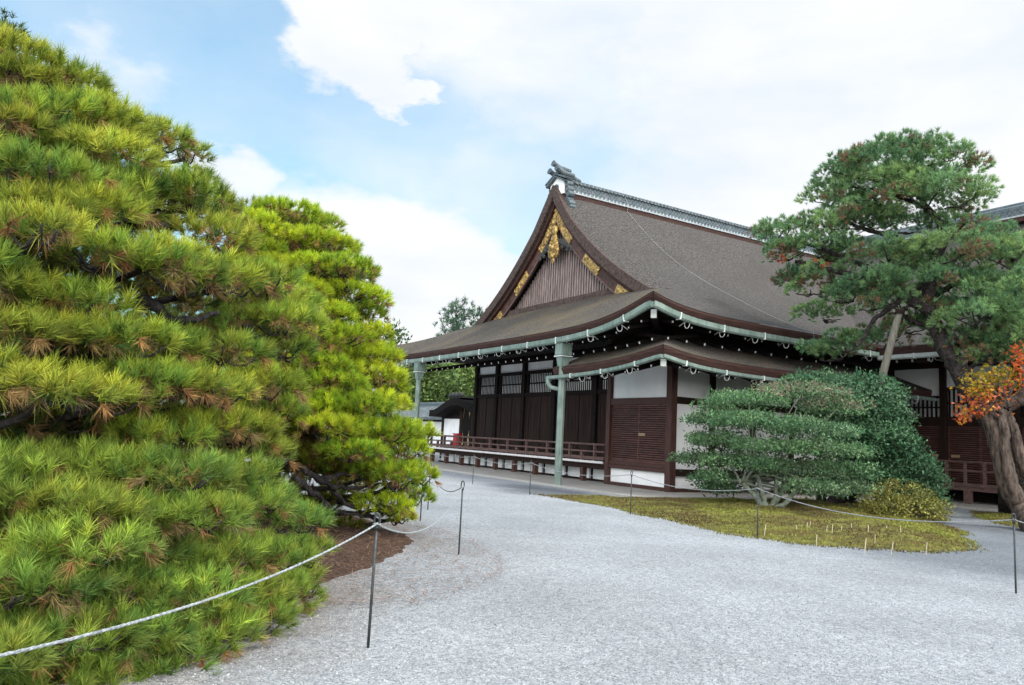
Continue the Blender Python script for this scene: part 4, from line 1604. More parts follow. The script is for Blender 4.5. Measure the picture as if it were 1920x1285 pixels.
if FOLIAGE:
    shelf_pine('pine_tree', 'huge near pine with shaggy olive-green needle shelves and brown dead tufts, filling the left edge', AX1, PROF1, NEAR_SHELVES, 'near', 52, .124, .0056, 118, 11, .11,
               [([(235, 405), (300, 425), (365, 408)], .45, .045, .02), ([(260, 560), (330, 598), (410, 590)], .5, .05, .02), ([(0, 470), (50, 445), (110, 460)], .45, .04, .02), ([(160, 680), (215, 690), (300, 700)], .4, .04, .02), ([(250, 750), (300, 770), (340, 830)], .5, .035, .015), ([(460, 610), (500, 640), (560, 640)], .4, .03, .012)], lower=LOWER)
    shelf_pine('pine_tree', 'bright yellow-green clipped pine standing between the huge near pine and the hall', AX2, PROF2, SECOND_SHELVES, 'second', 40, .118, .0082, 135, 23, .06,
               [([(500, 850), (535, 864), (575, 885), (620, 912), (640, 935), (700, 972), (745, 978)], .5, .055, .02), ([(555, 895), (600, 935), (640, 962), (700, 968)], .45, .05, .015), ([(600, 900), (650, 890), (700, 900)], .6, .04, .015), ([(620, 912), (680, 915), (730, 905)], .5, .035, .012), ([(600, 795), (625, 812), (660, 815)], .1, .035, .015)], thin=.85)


# ---- pine at right, leaning, open crown
def blob_pads(lst, dist, spread, scale=1.0, zsq=1.0):
    out = []
    for (px, py, rx, ry) in lst:
        d = dist+random.uniform(-spread, spread)
        c = at(px, py, d)
        s = d/FPX*1.03*scale
        out.append((c, np.array([rx*s, rx*s, ry*s*zsq])))
    return out


def red_pine():
    global rng
    rng = np.random.default_rng(31); random.seed(31)
    D = 26.0
    T = thing('pine_tree', 'tall leaning blue-green pine with open rounded crown and dark trunk, at right', 'pine tree', tuple(ground(1905, 962)))
    lst = [(1690, 305, 110, 34), (1620, 322, 80, 34), (1755, 320, 80, 36), (1560, 372, 58, 34), (1650, 365, 100, 42), (1735, 375, 100, 46), (1800, 370, 52, 40), (1545, 415, 40, 26),
           (1610, 415, 74, 34), (1700, 425, 60, 26), (1800, 425, 50, 34), (1850, 450, 40, 24), (1475, 440, 52, 26), (1540, 470, 70, 32), (1480, 478, 44, 26), (1600, 480, 64, 30), (1665, 478, 56, 26),
           (1770, 480, 74, 36), (1850, 500, 62, 38), (1900, 490, 50, 40), (1640, 535, 60, 26), (1560, 520, 50, 22), (1720, 530, 76, 32), (1800, 545, 76, 36), (1880, 555, 60, 40), (1690, 570, 52, 26),
           (1600, 555, 50, 24), (1520, 545, 36, 18), (1505, 520, 40, 20), (1545, 592, 46, 22), (1590, 560, 40, 20), (1640, 575, 36, 16), (1700, 615, 44, 24), (1740, 580, 44, 24), (1830, 600, 62, 28), (1890, 620, 56, 34),
           (1780, 590, 40, 22), (1850, 648, 62, 24), (1905, 665, 40, 26), (1862, 458, 40, 24), (1897, 478, 40, 28), (1918, 530, 42, 36), (1912, 585, 42, 34), (1858, 585, 50, 28), (1900, 632, 46, 24), (1940, 620, 40, 40), (1950, 540, 40, 40), (1870, 672, 56, 16), (1800, 640, 40, 16), (1585, 650, 40, 26), (1555, 668, 34, 20), (1610, 640, 30, 18), (1530, 655, 26, 14), (1660, 640, 30, 20)]
    lst = [(x, y+2 if y < 440 else y, a_*1.0, b_*.82) for x, y, a_, b_ in lst]
    pads = blob_pads(lst, D, .9, .92)
    # the side away from the viewer
    for (px, py, rx, ry) in lst[::4]:
        d = D+random.uniform(1.6, 3.2)
        c = at(px+random.uniform(-20, 20), py+random.uniform(-10, 10), d)
        s = d/FPX*.8
        pads.append((c, np.array([rx*s, rx*s, ry*s])))
    Pn, An, Cn = [], [], []
    for (c, r) in pads:
        m = max(5, int(12.5*r[0]*r[1]+7*r[0]*r[2]))
        bc, bn = ellipsoid_points(c, r*.86, m, -.35)
        pc = pick(GREENS['red_pine'], 1)[0]
        for q in range(len(bc)):                 # a clump of shoots
            rb = random.uniform(.19, .34)
            n = int(12+70*rb*rb*2)
            p, nr = ellipsoid_points(bc[q], np.array([rb, rb, rb*.8]), n, -.5)
            a = unit(nr*.7+np.array([0, 0, .45])+bn[q]*.2+rng.normal(size=p.shape)*.2)
            c_ = (pick(GREENS['red_pine'], n)*.35+pick(GREENS['red_pine'], 1)[0]*.4+pc*.25)*rng.uniform(.75, 1.3, (n, 1))*random.uniform(.75, 1.25)
            if bn[q][2] < -.05 and random.random() < .45 or random.random() < .025:
                m2 = rng.random(n) < .75
                c_[m2] = pick([(.22, .13, .08), (.17, .12, .08), (.24, .14, .08), (.16, .13, .07)], m2.sum())
            Pn.append(p); An.append(a); Cn.append(c_)
    # a few rust-red dead tufts
    for (px, py) in [(1460, 488), (1468, 486), (1540, 497)]:
        q = at(px, py, D-1.0)+rng.normal(size=(3, 3))*.1
        Pn.append(q); An.append(unit(rng.normal(size=q.shape)+np.array([0, 0, .5]))); Cn.append(np.tile([(.42, .09, .035)], (3, 1)))
    Pn = np.concatenate(Pn); An = np.concatenate(An); Cn = np.concatenate(Cn)
    V, C = tuft_needles(Pn, An, 26, .15, .0145, .12, 1.05, Cn, shoot=.07, var=.35)
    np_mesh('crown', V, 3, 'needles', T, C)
    print('red pine tufts', len(Pn), 'tris', len(V)//3)
    b = MB()
    tr = [ground(1900, 965)-np.array([0, 0, .1]), at(1893, 860, D), at(1852, 780, D), at(1810, 715, D), at(1775, 655, D), at(1750, 600, D), at(1740, 550, D), at(1752, 490, D), at(1770, 440, D), at(1740, 390, D), at(1700, 340, D)]
    limb(b, tr, .39, .05, 16, .03, 7, .06)
    b.build('trunk', 'bark', T, smooth=True)
    b = MB()

    def L_(pts, r0, r1, off=0): limb(b, [at(x, y, D+off) for x, y in pts], r0, r1, 9, .03, 6)
    L_([(1745, 585), (1700, 560), (1665, 530), (1610, 520), (1540, 500), (1490, 490)], .17, .05, -.2)
    L_([(1705, 545), (1680, 570), (1640, 600), (1615, 640), (1590, 660)], .10, .04, -.4)
    L_([(1750, 600), (1790, 570), (1830, 560), (1880, 550), (1925, 550)], .15, .05, .3)
    L_([(1745, 560), (1790, 535), (1840, 530)], .12, .04, .6)
    L_([(1755, 620), (1690, 590), (1650, 560)], .10, .04, .3)
    L_([(1770, 650), (1830, 620), (1880, 610), (1930, 620)], .10, .04, -.2)
    L_([(1755, 480), (1690, 450), (1620, 430), (1560, 400)], .11, .04, .2)
    L_([(1770, 440), (1810, 420), (1850, 420)], .09, .03, 0)
    L_([(1655, 525), (1600, 490), (1520, 460), (1460, 445)], .09, .03, -.1)
    L_([(1740, 390), (1660, 360), (1590, 350)], .08, .03, 0)
    L_([(1800, 705), (1850, 670), (1900, 660)], .08, .03, .2)
    b.build('branches', 'bark', T, smooth=True)
    b = MB()
    for (c, r) in pads:
        for _ in range(4):
            e = c+unit(rng.normal(size=(1, 3)))[0]*r*.8
            limb(b, [c-np.array([0, 0, r[2]*.5]), (c+e)/2+np.array([0, 0, -.1]), e], .03, .012, 5, .02, 3)
    b.build('twigs', 'bark', T, smooth=True)
    # the prop
    PT = thing('support_pole', 'grey weathered wooden prop leaning up under the right pine', 'support pole', tuple(at(1640, 790, D-.3)))
    g0 = at(1618, 860, D-.3); g0 = np.array([g0[0], g0[1], 0.0])
    b = MB()
    t0, t1 = at(1637, 770, D-.3), at(1688, 578, D-.7)
    dv = (t1-t0)/np.linalg.norm(t1-t0)
    lo = t0-dv*(t0[2]/dv[2])
    limb(b, [lo, t0, (t0+t1)/2, t1], .13, .10, 12, .004, 6, .03)
    b.build('pole', 'pole_wood', PT, smooth=True)
    b = MB(); c = t1-dv*.12
    b.bar(c+_r*.22-np.array([0, 0, .02]), c-_r*.22+np.array([0, 0, .03]), .10, .10)
    b.build('cross_piece', 'pole_wood', PT)
    b = MB()
    for k_ in range(5): b.tube([tuple(t1-dv*(.05+.03*k_)+np.array([.15*math.cos(a), .15*math.sin(a), 0])) for a in np.linspace(0, 6.28, 14)], .014, 5, cap=False)
    b.build('rope_lashing', 'dark_wood', PT)


# ---- broadleaved shrubs
def leaf_quads(p, nrm, ln, wd, cols, flop=.55):
    n = len(p)
    d = unit(nrm*.35+rng.normal(size=(n, 3))*flop+np.array([0, 0, .25]))
    s = unit(np.cross(d, rng.normal(size=(n, 3))*.6+nrm))
    L = (ln*rng.uniform(.6, 1.2, n))[:, None]; w = (wd*rng.uniform(.7, 1.2, n))[:, None]
    V = np.stack([p, p+d*L*.5+s*w*.5, p+d*L, p+d*L*.5-s*w*.5], axis=1)
    return V.reshape(-1, 3), np.repeat(cols*rng.uniform(.7, 1.35, (n, 1)), 4, axis=0)


def shrub(name, label, base, pads, cols, ln, wd, dens, seed, stems, bark='green_bark', tops=None, cat='shrub', zmin=-.75, jit=.06, fill=.35, core=0, sub=1.0):
    global rng
    rng = np.random.default_rng(seed); random.seed(seed)
    T = thing(name, label, cat, tuple(base))
    VV, CC = [], []
    whole = pads
    pads = []
    for (c, r) in whole:
        pads.append((c, r*np.array([.82, .82, .8])))
        m = max(4, int(r[0]*r[1]*9))
        bc, bn = ellipsoid_points(c, r*np.array([.86, .86, .75]), m, -.15)
        for q in range(len(bc)):
            w = random.uniform(.16, .30)*sub
            pads.append((bc[q], np.array([w, w, w*.62])))
    for (c, r) in pads:
        n = int(dens*(r[0]*r[1]+2*r[0]*r[2])*2.2)
        p, nr = ellipsoid_points(c, r, n, zmin)
        # sprays: jitter whole clusters together so that the outline is broken
        cl = rng.integers(0, max(4, n//14), n)
        off = rng.normal(size=(max(4, n//14), 3))*jit*1.6
        bri = rng.uniform(.6, 1.4, (max(4, n//14), 1))*random.uniform(.8, 1.2)
        p = p+off[cl]+rng.normal(size=p.shape)*jit*.6
        base_c = pick(cols, 1)[0]
        c_ = (pick(cols, n)*.5+base_c*.5)*bri[cl]
        if tops is not None:
            m = (nr[:, 2] > .35) & (rng.random(n) < tops[1]*(1 if tops[2](c) else 0))
            c_[m] = pick(tops[0], m.sum())
        V, C = leaf_quads(p, nr, ln, wd, c_)
        VV.append(V); CC.append(C)
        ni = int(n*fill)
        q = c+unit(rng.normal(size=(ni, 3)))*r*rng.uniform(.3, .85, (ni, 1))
        V, C = leaf_quads(q, unit(q-c), ln*1.1, wd*1.2, pick(cols, ni)*.5)  # inner leaves darkened: shade inside the crown put into their colour
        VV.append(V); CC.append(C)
    if core:                     # inner growth between the clipped layers, its colour darkened to paint gap shade
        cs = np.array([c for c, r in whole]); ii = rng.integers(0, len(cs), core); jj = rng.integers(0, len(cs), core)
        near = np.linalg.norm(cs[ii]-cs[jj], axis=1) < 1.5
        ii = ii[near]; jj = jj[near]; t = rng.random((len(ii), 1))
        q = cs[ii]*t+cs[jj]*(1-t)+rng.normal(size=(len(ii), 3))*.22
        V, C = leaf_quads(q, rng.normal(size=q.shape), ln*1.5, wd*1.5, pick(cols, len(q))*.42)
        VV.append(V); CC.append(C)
    V = np.concatenate(VV); C = np.concatenate(CC)
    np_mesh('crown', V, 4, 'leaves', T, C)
    print(name, 'leaves', len(V)//4)
    b = MB()
    pads = whole
    for st in stems: limb(b, st[0], st[1], st[2], 9, .02, 6)
    for (c, r) in pads:
        if random.random() < .8:
            s = stems[random.randrange(len(stems))][0][-1]
            limb(b, [s, (s+c)/2+np.array([0, 0, -.15]), c], .035, .012, 6, .03, 5)
    b.build('stems', bark, T, smooth=True)
    return T


def shrubs():
    D = 21.3
    fr = [(1405, 754, 84, 17), (1500, 742, 90, 19), (1345, 768, 36, 13), (1565, 770, 60, 24), (1325, 792, 40, 13), (1420, 796, 100, 18), (1530, 812, 80, 20), (1360, 832, 72, 17), (1455, 842, 96, 18), (1560, 848, 76, 20), (1306, 866, 42, 15), (1385, 872, 84, 18), (1490, 885, 96, 20), (1590, 888, 50, 20), (1335, 900, 52, 15), (1530, 920, 64, 16), (1600, 920, 34, 15), (1350, 918, 44, 10)]
    random.seed(3)
    pads = blob_pads(fr, D, .9, .95)
    for (px, py, rx, ry) in fr:
        d = D+random.uniform(1.2, 2.2); s = d/FPX*.85
        pads.append((at(px, py, d), np.array([rx*s, rx*s, ry*s])))
    base = ground(1435, 962)
    b0 = base+np.array([0, 0, .05])
    st = []
    for (x0, y0, x1, y1, dd) in [(1440, 958, 1392, 905, -.2), (1432, 958, 1420, 890, .1), (1440, 955, 1455, 885, .3), (1450, 955, 1500, 905, .1), (1425, 958, 1405, 900, .5), (1455, 958, 1475, 895, .5)]:
        p0 = b0+np.array([random.uniform(-.15, .15), random.uniform(-.15, .15), 0]); p1 = at(x1, y1, D+dd)
        st.append(([p0, p0*.55+p1*.45+np.array([.05, -.05, -.12]), p1], .085, .05))
    G = [(.068, .152, .070), (.095, .19, .075), (.050, .125, .058), (.125, .215, .09), (.155, .225, .125)]
    shrub('clipped_shrub', 'grey-green cloud-clipped shrub with pinkish upper tips and bare forked stems on the moss', base, pads, G, .085, .038, 300, 41, st, zmin=-.3, jit=.02, fill=.15, core=14000,
          tops=([(.20, .135, .11), (.23, .165, .135), (.13, .13, .08)], .6, lambda c: c[2] > 2.6 and project(c)[0] > 1425))
    D2 = 25.3
    bk = [(1545, 735, 60, 24), (1600, 730, 44, 20), (1640, 745, 30, 18), (1560, 748, 58, 24), (1615, 742, 46, 22), (1520, 735, 36, 16), (1585, 778, 62, 28), (1640, 780, 48, 28), (1668, 806, 34, 24), (1630, 824, 66, 32), (1682, 842, 42, 28), (1600, 850, 70, 36), (1655, 870, 62, 32), (1702, 876, 38, 26), (1722, 906, 28, 22), (1680, 905, 52, 26), (1620, 905, 56, 28), (1742, 938, 22, 14), (1700, 935, 42, 20)]
    pads = blob_pads(bk, D2, .7, .92)
    for (px, py, rx, ry) in bk[::2]:
        d = D2+random.uniform(1.2, 2.4); s = d/FPX*.85
        pads.append((at(px, py, d), np.array([rx*s, rx*s, ry*s])))
    base = ground(1570, 950)
    st = []
    for (x0, y0, x1, y1) in [(1540, 950, 1535, 890), (1555, 952, 1590, 880), (1590, 950, 1600, 895), (1575, 950, 1640, 890)]:
        p0 = ground(x0, y0); p1 = at(x1, y1, D2)
        st.append(([p0, p0*.5+p1*.5+np.array([.1, 0, 0]), p1], .17, .08))
    G = [(.045, .120, .057), (.062, .148, .065), (.036, .10, .049), (.09, .18, .083), (.13, .22, .125)]
    shrub('evergreen_shrub', 'tall dark green glossy shrub behind the grey-green clipped one', base, pads, G, .115, .052, 270, 43, st, bark='bark', jit=.05, zmin=-.4, fill=.3, sub=1.9, core=7000)
    D3 = 22.6
    lw = [(1690, 930, 50, 26), (1655, 945, 40, 24), (1725, 948, 42, 22), (1700, 955, 64, 20), (1640, 962, 26, 12), (1755, 962, 26, 12)]
    pads = blob_pads(lw, D3, .5, 1.0)
    base = ground(1700, 972)
    st = [([base+np.array([0, 0, .02]), base+np.array([.1*i-.15, .1, .25]), at(1660+30*i, 950, D3)], .04, .02) for i in range(4)]
    G = [(.20, .205, .045), (.27, .26, .055), (.15, .16, .04), (.30, .27, .08), (.11, .11, .033)]
    shrub('low_shrub', 'low rounded yellow-green shrub at the foot of the dark glossy shrub', base, pads, G, .075, .034, 300, 47, st, bark='bark', zmin=-.5, jit=.04, sub=.7)


def maple():
    global rng
    rng = np.random.default_rng(53); random.seed(53)
    D = 23.2
    T = thing('maple_tree', 'gnarled maple with orange and yellow autumn leaves, leaning in at the right edge', 'maple tree', tuple(ground(1925, 975)))
    pads = blob_pads([(1835, 735, 30, 20), (1870, 745, 36, 20), (1850, 765, 40, 18), (1822, 772, 22, 14), (1892, 742, 20, 14), (1815, 787, 13, 7), (1852, 782, 20, 7)], D, .6, .85)
    pads_y = blob_pads([(1860, 705, 44, 18), (1895, 708, 34, 18), (1830, 715, 26, 14), (1840, 730, 20, 12)], D+.3, .6, .85)
    pads_o = blob_pads([(1916, 665, 14, 22), (1922, 690, 14, 16), (1950, 700, 30, 30)], D, .4)
    V_, C_ = [], []
    for lst, cols, dn in ((pads, [(.62, .15, .03), (.70, .22, .03), (.58, .10, .05), (.66, .30, .04), (.50, .13, .07)], 150), (pads_y, [(.28, .24, .02), (.40, .28, .02), (.20, .19, .025), (.55, .28, .02)], 230), (pads_o, [(.70, .16, .03), (.62, .10, .03)], 230)):
        for (c, r) in lst:
            n = int(dn*(r[0]*r[1]+r[0]*r[2])*1.6)+20
            p = c+unit(rng.normal(size=(n, 3)))*r*(rng.random((n, 1))**.4)
            cl = rng.integers(0, max(3, n//16), n)
            p = p+(rng.normal(size=(max(3, n//16), 3))*.12)[cl]
            col = pick(cols, n)*rng.uniform(.45, .95, (n, 1))
            d0 = unit(rng.normal(size=(n, 3))*.7+np.array([0, 0, -.5]))
            nn = unit(np.cross(d0, rng.normal(size=(n, 3))))
            for ang in (-.95, 0, .95):       # three-lobed leaf
                d = d0*math.cos(ang)+nn*math.sin(ang)
                s = np.cross(d, np.cross(d0, nn))
                L = .085 if ang == 0 else .065
                V = np.stack([p, p+d*L*.5+s*.018, p+d*L, p+d*L*.5-s*.018], axis=1)
                V_.append(V.reshape(-1, 3)); C_.append(np.repeat(col, 4, axis=0))
    np_mesh('crown', np.concatenate(V_), 4, 'leaves', T, np.concatenate(C_))
    b = MB()
    limb(b, [ground(1945, 1000), at(1918, 955, D), at(1893, 915, D), at(1879, 860, D), at(1866, 815, D), at(1858, 785, D), at(1868, 770, D)], .27, .19, 18, .012, 8, .05)
    limb(b, [at(1908, 945, D-.1), at(1888, 880, D-.25), at(1884, 810, D-.2), at(1876, 775, D-.1)], .12, .11, 12, .012, 8, .08)
    limb(b, [at(1935, 905, D+.3), at(1915, 865, D+.15), at(1903, 815, D+.1), at(1890, 780, D)], .15, .12, 12, .012, 8, .08)
    limb(b, [at(1865, 785, D), at(1885, 765, D), at(1905, 755, D), at(1930, 735, D)], .22, .12, 12, .02, 8, .2)
    limb(b, [at(1870, 780, D), at(1852, 768, D+.1), at(1846, 780, D)], .14, .06, 10, .02, 6, .2)
    b.build('trunk', 'maple_bark', T, smooth=True)
    b = MB()
    for (c, r) in pads+pads_y+pads_o:
        s = at(1890, 762, D) if c[2] < 4.2 else at(1920, 742, D)
        limb(b, [s, (s+c)/2+np.array([0, 0, .15]), c], .035, .01, 6, .03, 5)
    b.build('branches', 'maple_bark', T, smooth=True)


# ---- trees in the distance
def far_tree(name, label, base_px, dist, pads, cols, ln, dens, seed, stem_r=.25, conifer=False, extra=None, fill=.3):
    global rng
    rng = np.random.default_rng(seed); random.seed(seed)
    c0 = at(base_px[0], base_px[1], dist); base = np.array([c0[0], c0[1], 0.0])
    T = thing(name, label, 'tree', tuple(base))
    V_, C_ = [], []
    ps = blob_pads(pads, dist, dist*.015)
    for (c, r) in ps:
        n = int(dens*(r[0]*r[1]+r[0]*r[2]*2))+12
        p, nr = ellipsoid_points(c, r, n, -.6)
        p = p+rng.normal(size=p.shape)*ln*.5
        col = pick(cols, n)*rng.uniform(.7, 1.3)*rng.uniform(.75, 1.25, (n, 1))
        if conifer:
            V, C = tuft_needles(p, unit(nr+np.array([0, 0, .4])), 12, ln, ln*.12, .2, 1.3, col, ln*.3)
            V_.append(V); C_.append(C)
        else:
            V, C = leaf_quads(p, nr, ln, ln*.55, col)
            V_.append(V); C_.append(C)
    np_mesh('crown', np.concatenate(V_), 3 if conifer else 4, 'needles' if conifer else 'leaves', T, np.concatenate(C_))
    b = MB()
    topc = max(ps, key=lambda q: q[0][2])[0]
    limb(b, [base, base*.5+np.array([topc[0], topc[1], 0])*.5+np.array([0, 0, topc[2]*.5]), topc], stem_r, stem_r*.25, 9, .05, 8)
    tr = b.build('trunk', 'bark', T, smooth=True)
    b = MB()
    for (c, r) in ps:
        s = base+(topc-base)*min(.92, max(.3, (c[2]-r[2]*2)/topc[2]))
        limb(b, [s, (s+c)/2, c], stem_r*.3, stem_r*.1, 6, .05, 4)
    b.build('branches', 'bark', T, smooth=True)


def distance_trees():
    G = [(.055, .095, .03), (.075, .12, .03), (.045, .08, .028), (.09, .13, .035)]
    GB = [(.085, .145, .095), (.105, .165, .10), (.07, .125, .085)]  # needle colour lightened to carry the distance haze
    far_tree('distant_pine', 'thin distant pine with sky showing through it, above the hall roof', (868, 760), 75,
             [(868, 580, 26, 7), (848, 592, 20, 6), (885, 595, 18, 6), (838, 610, 16, 6), (868, 604, 22, 7), (893, 612, 12, 5), (850, 622, 18, 6), (875, 622, 20, 6), (835, 632, 12, 4), (905, 590, 10, 4), (862, 635, 18, 6), (855, 575, 12, 4)], GB, .55, 11, 61, .22, True)
    far_tree('distant_tree', 'green rounded tree peeping out between the bright clipped pine and the hall roof', (735, 780), 48,
             [(735, 622, 20, 14), (748, 636, 14, 14), (728, 650, 26, 18), (745, 655, 12, 10), (715, 630, 24, 18)], G, .3, 70, 62, .2)
    far_tree('garden_tree', 'mid green leafy tree behind the tiled wall, left of the black gate', (800, 790), 66,
             [(800, 735, 34, 24), (830, 720, 32, 20), (780, 715, 30, 20), (815, 750, 30, 14), (770, 745, 28, 18), (800, 700, 40, 18), (750, 720, 30, 24)], [(.10, .16, .045), (.13, .19, .05), (.08, .13, .04)], .40, 220, 63, .25)
    far_tree('garden_tree', 'pale green spreading tree above the black gate, under the hall eaves', (865, 790), 72,
             [(865, 730, 34, 18), (885, 715, 30, 20), (850, 712, 34, 18), (870, 700, 40, 16), (885, 745, 26, 14), (845, 748, 24, 12)], [(.12, .18, .05), (.15, .21, .055), (.09, .15, .045)], .40, 220, 64, .25)
    far_tree('distant_cedar', 'dark layered conifer top rising behind the huge near pine at the top left corner', (-10, 400), 20,
             [(10, 55, 22, 4), (-5, 70, 40, 5), (15, 68, 26, 4), (-10, 90, 44, 6), (25, 85, 22, 4), (0, 110, 50, 8), (-20, 45, 22, 4)], [(.05, .085, .03), (.07, .11, .035)], .2, 120, 65, .12, True)


if FOLIAGE:
    red_pine()
    shrubs()
    maple()
    distance_trees()

# ------------------------------------------------------------------ rope fences
ROPE_H = .90


def rope_post(p, label, group, h=.975, ring=True):
    t = thing('rope_post', label, 'post', tuple(p), group)
    b = MB(); b.tube([(p[0], p[1], -.05), (p[0], p[1], h-.09)], .0115, 8); b.build('rod', 'steel', t, smooth=True)
    b = MB()
    c = np.array([p[0], p[1], h-.045])
    ring_ = [tuple(c+_r*.021*math.sin(a)+np.array([0, 0, -.047*math.cos(a)])) for a in np.linspace(0, 2*math.pi, 17)]
    b.tube(ring_, .0085, 6, cap=False); b.build('loop', 'steel', t, smooth=True)
    b = MB(); b.tube([(p[0], p[1], h-.115), (p[0], p[1], h-.085)], .02, 8); b.build('collar', 'steel', t, smooth=True)
    return t


def rope(name, label, posts, sags, group=None, r=.0125, h=ROPE_H, twist=True):
    b = MB()
    for (p, q, s) in zip(posts[:-1], posts[1:], sags):
        p = Vector((p[0], p[1], h)); q = Vector((q[0], q[1], h))
        L = (q-p).length
        n = max(14, int(L/.035)) if twist else 24
        for strand in range(3 if twist else 1):
            pts = []
            side = (q-p).cross(Vector((0, 0, 1))).normalized()
            for i in range(n+1):
                t = i/n
                c = p.lerp(q, t)+Vector((0, 0, -4*s*t*(1-t)))
                if twist:
                    a = strand*2.094+t*L/.075*2*math.pi*.5
                    c = c+side*(math.cos(a)*r*.55)+Vector((0, 0, math.sin(a)*r*.55))
                pts.append(c)
            b.tube(pts, r*.62 if twist else r, 6)
    for p in posts:      # knots at the posts
        b.tube([(p[0]+.028*math.cos(a), p[1]+.028*math.sin(a), h+.004*math.sin(2*a)) for a in np.linspace(0, 2*math.pi, 13)], r*.8, 6, cap=False)
    o = b.build(name, 'rope', smooth=True)
    return tag(o, label, 'rope', group)


GL, GR = 'thin steel posts of the left rope fence', 'thin steel posts of the right rope fence'
lp = [np.array([-1.15, 2.35, 0]), ground(690, 1215), ground(860, 1040), ground(802, 956), ground(788, 977)]
rope_post(lp[1], 'nearest thin steel post, in the foreground where the rope leaves the big pine', GL)
rope_post(lp[2], 'thin steel post with a looped tip, alone on the gravel right of the bright pine', GL)
rope_post(lp[3], 'thin post half hidden below the bright pine, the right one of a close pair', GL)
rope_post(lp[4], 'thin post half hidden below the bright pine, the left one of a close pair', GL)
rope('rope', 'pale twisted rope slung from the foreground post past the two left pines', [lp[0], lp[1], lp[2], lp[3]], [.20, .27, .24], r=.0068)
rp = [ground(1905, 1113), ground(1420, 1010), ground(1182, 965), ground(993, 928), ground(886, 908), np.array([12.7, 28.0, 0]), np.array([13.0, 33, 0])]
labs = ['thin steel post nearest on the right side, at the right edge of the gravel path', 'thin steel post standing before the forked stems of the grey-green shrub', 'thin steel post in front of the white panel below the louvred bay',
        'thin steel post on the gravel just left of the tall green downpipe', 'thin steel post farthest along the veranda, beside the bright pine', 'thin steel post hidden behind the bright pine']
for p, l in zip(rp[:5], labs): rope_post(p, l, GR)
rope('rope', 'long pale rope looped from post to post along the moss and the hall', rp, [.22, .16, .16, .12, .10, .1], r=.0075)
p2_ = np.array([9.4, .6, 0])
rope('rope', 'short rope end running out of view from the right edge post', [rp[0], p2_], [.2], r=.0075)

# ------------------------------------------------------------------ bamboo pegs in the moss
pegs = [(1493, 993), (1511, 990), (1517, 988), (1549, 995), (1560, 996), (1578, 994), (1598, 993), (1627, 999), (1628, 995), (1662, 993), (1531, 1013), (1621, 1026), (1671, 1028), (1736, 1028), (1433, 995), (1690, 1000), (1640, 1010)]
random.seed(9)
for i, (px, py) in enumerate(pegs):
    g = ground(px, py, .12)
    t = Vector((random.uniform(-.12, .12), random.uniform(-.12, .12), 1)).normalized()
    b = MB(); p = Vector(g)-Vector((0, 0, .1)); b.tube([p, p+t*random.uniform(.17, .25)], .0065, 6)
    o = b.build('bamboo_peg', 'bamboo', loc=tuple(p))
    tag(o, 'short pale bamboo peg stuck in the moss in front of the low shrubs', 'peg', 'bamboo pegs in the moss')

# ------------------------------------------------------------------ short moss and grass growing on the mound
rng = np.random.default_rng(91)
moss_top = [o_ for o_ in bpy.data.objects if o_.name.startswith('moss_ground')]
bl, bc = [], []
for mo in moss_top:
    mv = np.array([v.co[:] for v in mo.data.vertices]).reshape(421, -1, 3)
    n_ = 26000 if mo is moss_top[0] else 5000
    iu = rng.integers(0, 420, n_); fu_ = rng.random((n_, 1)); t_ = np.sqrt(rng.random(n_))*.995*(mv.shape[1]-1)
    k0 = np.floor(t_).astype(int); fr_ = (t_-k0)[:, None]
    mu_ = lambda kk: mv[iu, kk]*(1-fu_)+mv[iu+1, kk]*fu_
    p_ = mu_(k0)*(1-fr_)+mu_(np.minimum(k0+1, mv.shape[1]-1))*fr_
    a_ = rng.uniform(0, 2*np.pi, (n_, 3))
    patch_ = np.sin(p_[:, 0]*1.3+2)*np.sin(p_[:, 1]*1.1)+.5*np.sin(p_[:, 0]*3.1)*np.sin(p_[:, 1]*2.7+1)
    mixf = np.clip(patch_*1.1+.42+rng.normal(size=n_)*.2, 0, 1)[:, None]
    cc_ = np.array([.10, .07, .032])*(1-mixf)+np.array([.20, .215, .045])*mixf
    ne_ = n_//7                                   # stragglers past the edge
    fe_ = 1+np.abs(rng.normal(size=(ne_, 1)))*.022
    cen_ = mv[:, 0].mean(0); ed_ = mu_(np.full(n_, mv.shape[1]-1))[:ne_]
    p_[:ne_] = cen_+(ed_-cen_)*fe_; p_[:ne_, 2] = .0
    for k_ in range(3):
        d_ = np.stack([np.cos(a_[:, k_])*.6, np.sin(a_[:, k_])*.6, np.full(n_, .8)], 1)*rng.uniform(.02, .055, (n_, 1))
        s_ = np.stack([-np.sin(a_[:, k_]), np.cos(a_[:, k_]), np.zeros(n_)], 1)*.009
        bl.append(np.stack([p_-s_, p_+s_, p_+d_], 1).reshape(-1, 3)); bc.append(np.repeat(cc_*rng.uniform(.7, 1.25, (n_, 1)), 3, axis=0))
o = np_mesh('moss_tufts', np.concatenate(bl), 3, 'moss_blades', None, np.concatenate(bc))
tag(o, 'short mossy turf covering the mounds under the shrubs', 'moss', kind='stuff')

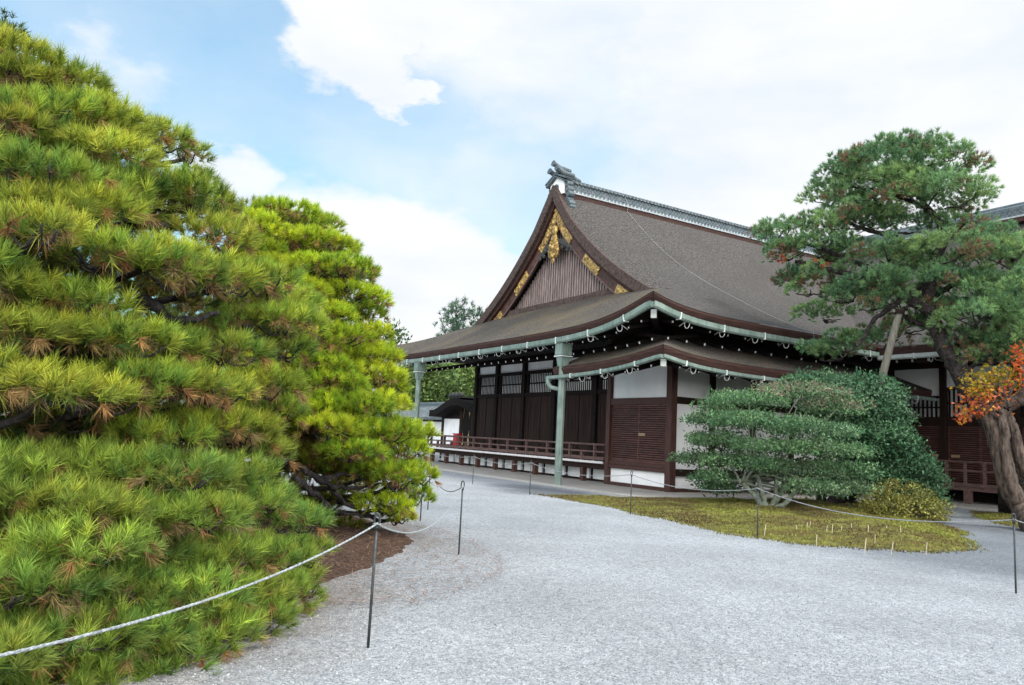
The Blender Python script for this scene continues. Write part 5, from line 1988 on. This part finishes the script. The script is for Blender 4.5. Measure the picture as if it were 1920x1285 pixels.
# ------------------------------------------------------------------ loose stones on the near gravel
rng = np.random.default_rng(101)
n_ = 42000
dd_ = np.exp(rng.uniform(math.log(3.6), math.log(13), n_)); az_ = YAW+rng.uniform(-.72, .72, n_)
ps_ = np.stack([dd_*np.cos(az_), dd_*np.sin(az_), np.zeros(n_)], 1)
ps_ = ps_[(ps_[:, 0] < 10.8) & (np.hypot(ps_[:, 0]-1.9, ps_[:, 1]-12.6) > 3.4)]
n_ = len(ps_)
sz_ = rng.uniform(.003, .0068, n_)*rng.choice([1, 1, 1, 1.4], n_)
ax_ = unit(rng.normal(size=(n_, 3))*np.array([1, 1, .4])); a2_ = unit(np.cross(ax_, rng.normal(size=(n_, 3)))); a3_ = np.cross(ax_, a2_)
ps_[:, 2] += sz_*.45
e_ = [ax_*sz_[:, None]*1.25, a2_*sz_[:, None], a3_*sz_[:, None]*.75]
tr_ = []
for sx in (-1, 1):
    for sy in (-1, 1):
        for sz in (-1, 1):
            tr_.append(np.stack([ps_+e_[0]*sx, ps_+e_[1]*sy, ps_+e_[2]*sz], 1))
tr_ = np.stack(tr_, 1)
sc_ = pick([(.27, .285, .305), (.34, .35, .365), (.22, .23, .245), (.40, .41, .42), (.17, .175, .19), (.31, .305, .295)], n_)*rng.uniform(.8, 1.15, (n_, 1))
o = np_mesh('gravel_stones', tr_.reshape(-1, 3), 3, 'straw', None, np.repeat(sc_, 24, axis=0))
tag(o, 'loose grey and white gravel stones scattered on the court', 'gravel', kind='stuff')

# ------------------------------------------------------------------ loose needles on the litter mound
rng = np.random.default_rng(77)
n = 9000
th = rng.uniform(0, 2*np.pi, n); rr = np.sqrt(rng.random(n))
pp = np.stack([2.4+rr*3.4*np.cos(th), 11.2+rr*4.6*np.sin(th), np.zeros(n)], 1)
pp[:, 2] = .03+.25*np.clip(1-((pp[:, 0]-1.9)/3.2)**2-((pp[:, 1]-12.6)/4.6)**2, 0, 1)**.5
a = rng.uniform(0, 2*np.pi, n); dv = np.stack([np.cos(a), np.sin(a), rng.uniform(-.15, .3, n)], 1)*.15
sv = np.stack([-np.sin(a), np.cos(a), np.zeros(n)], 1)*.004
tri = np.stack([pp-sv, pp+sv, pp+dv], 1)
o = np_mesh('fallen_needles', tri.reshape(-1, 3), 3, 'straw', None, pick([(.14, .072, .042), (.20, .11, .065), (.085, .045, .028), (.25, .145, .09)], n))
tag(o, 'brown fallen pine needles strewn under the left pines', 'needles', kind='stuff')
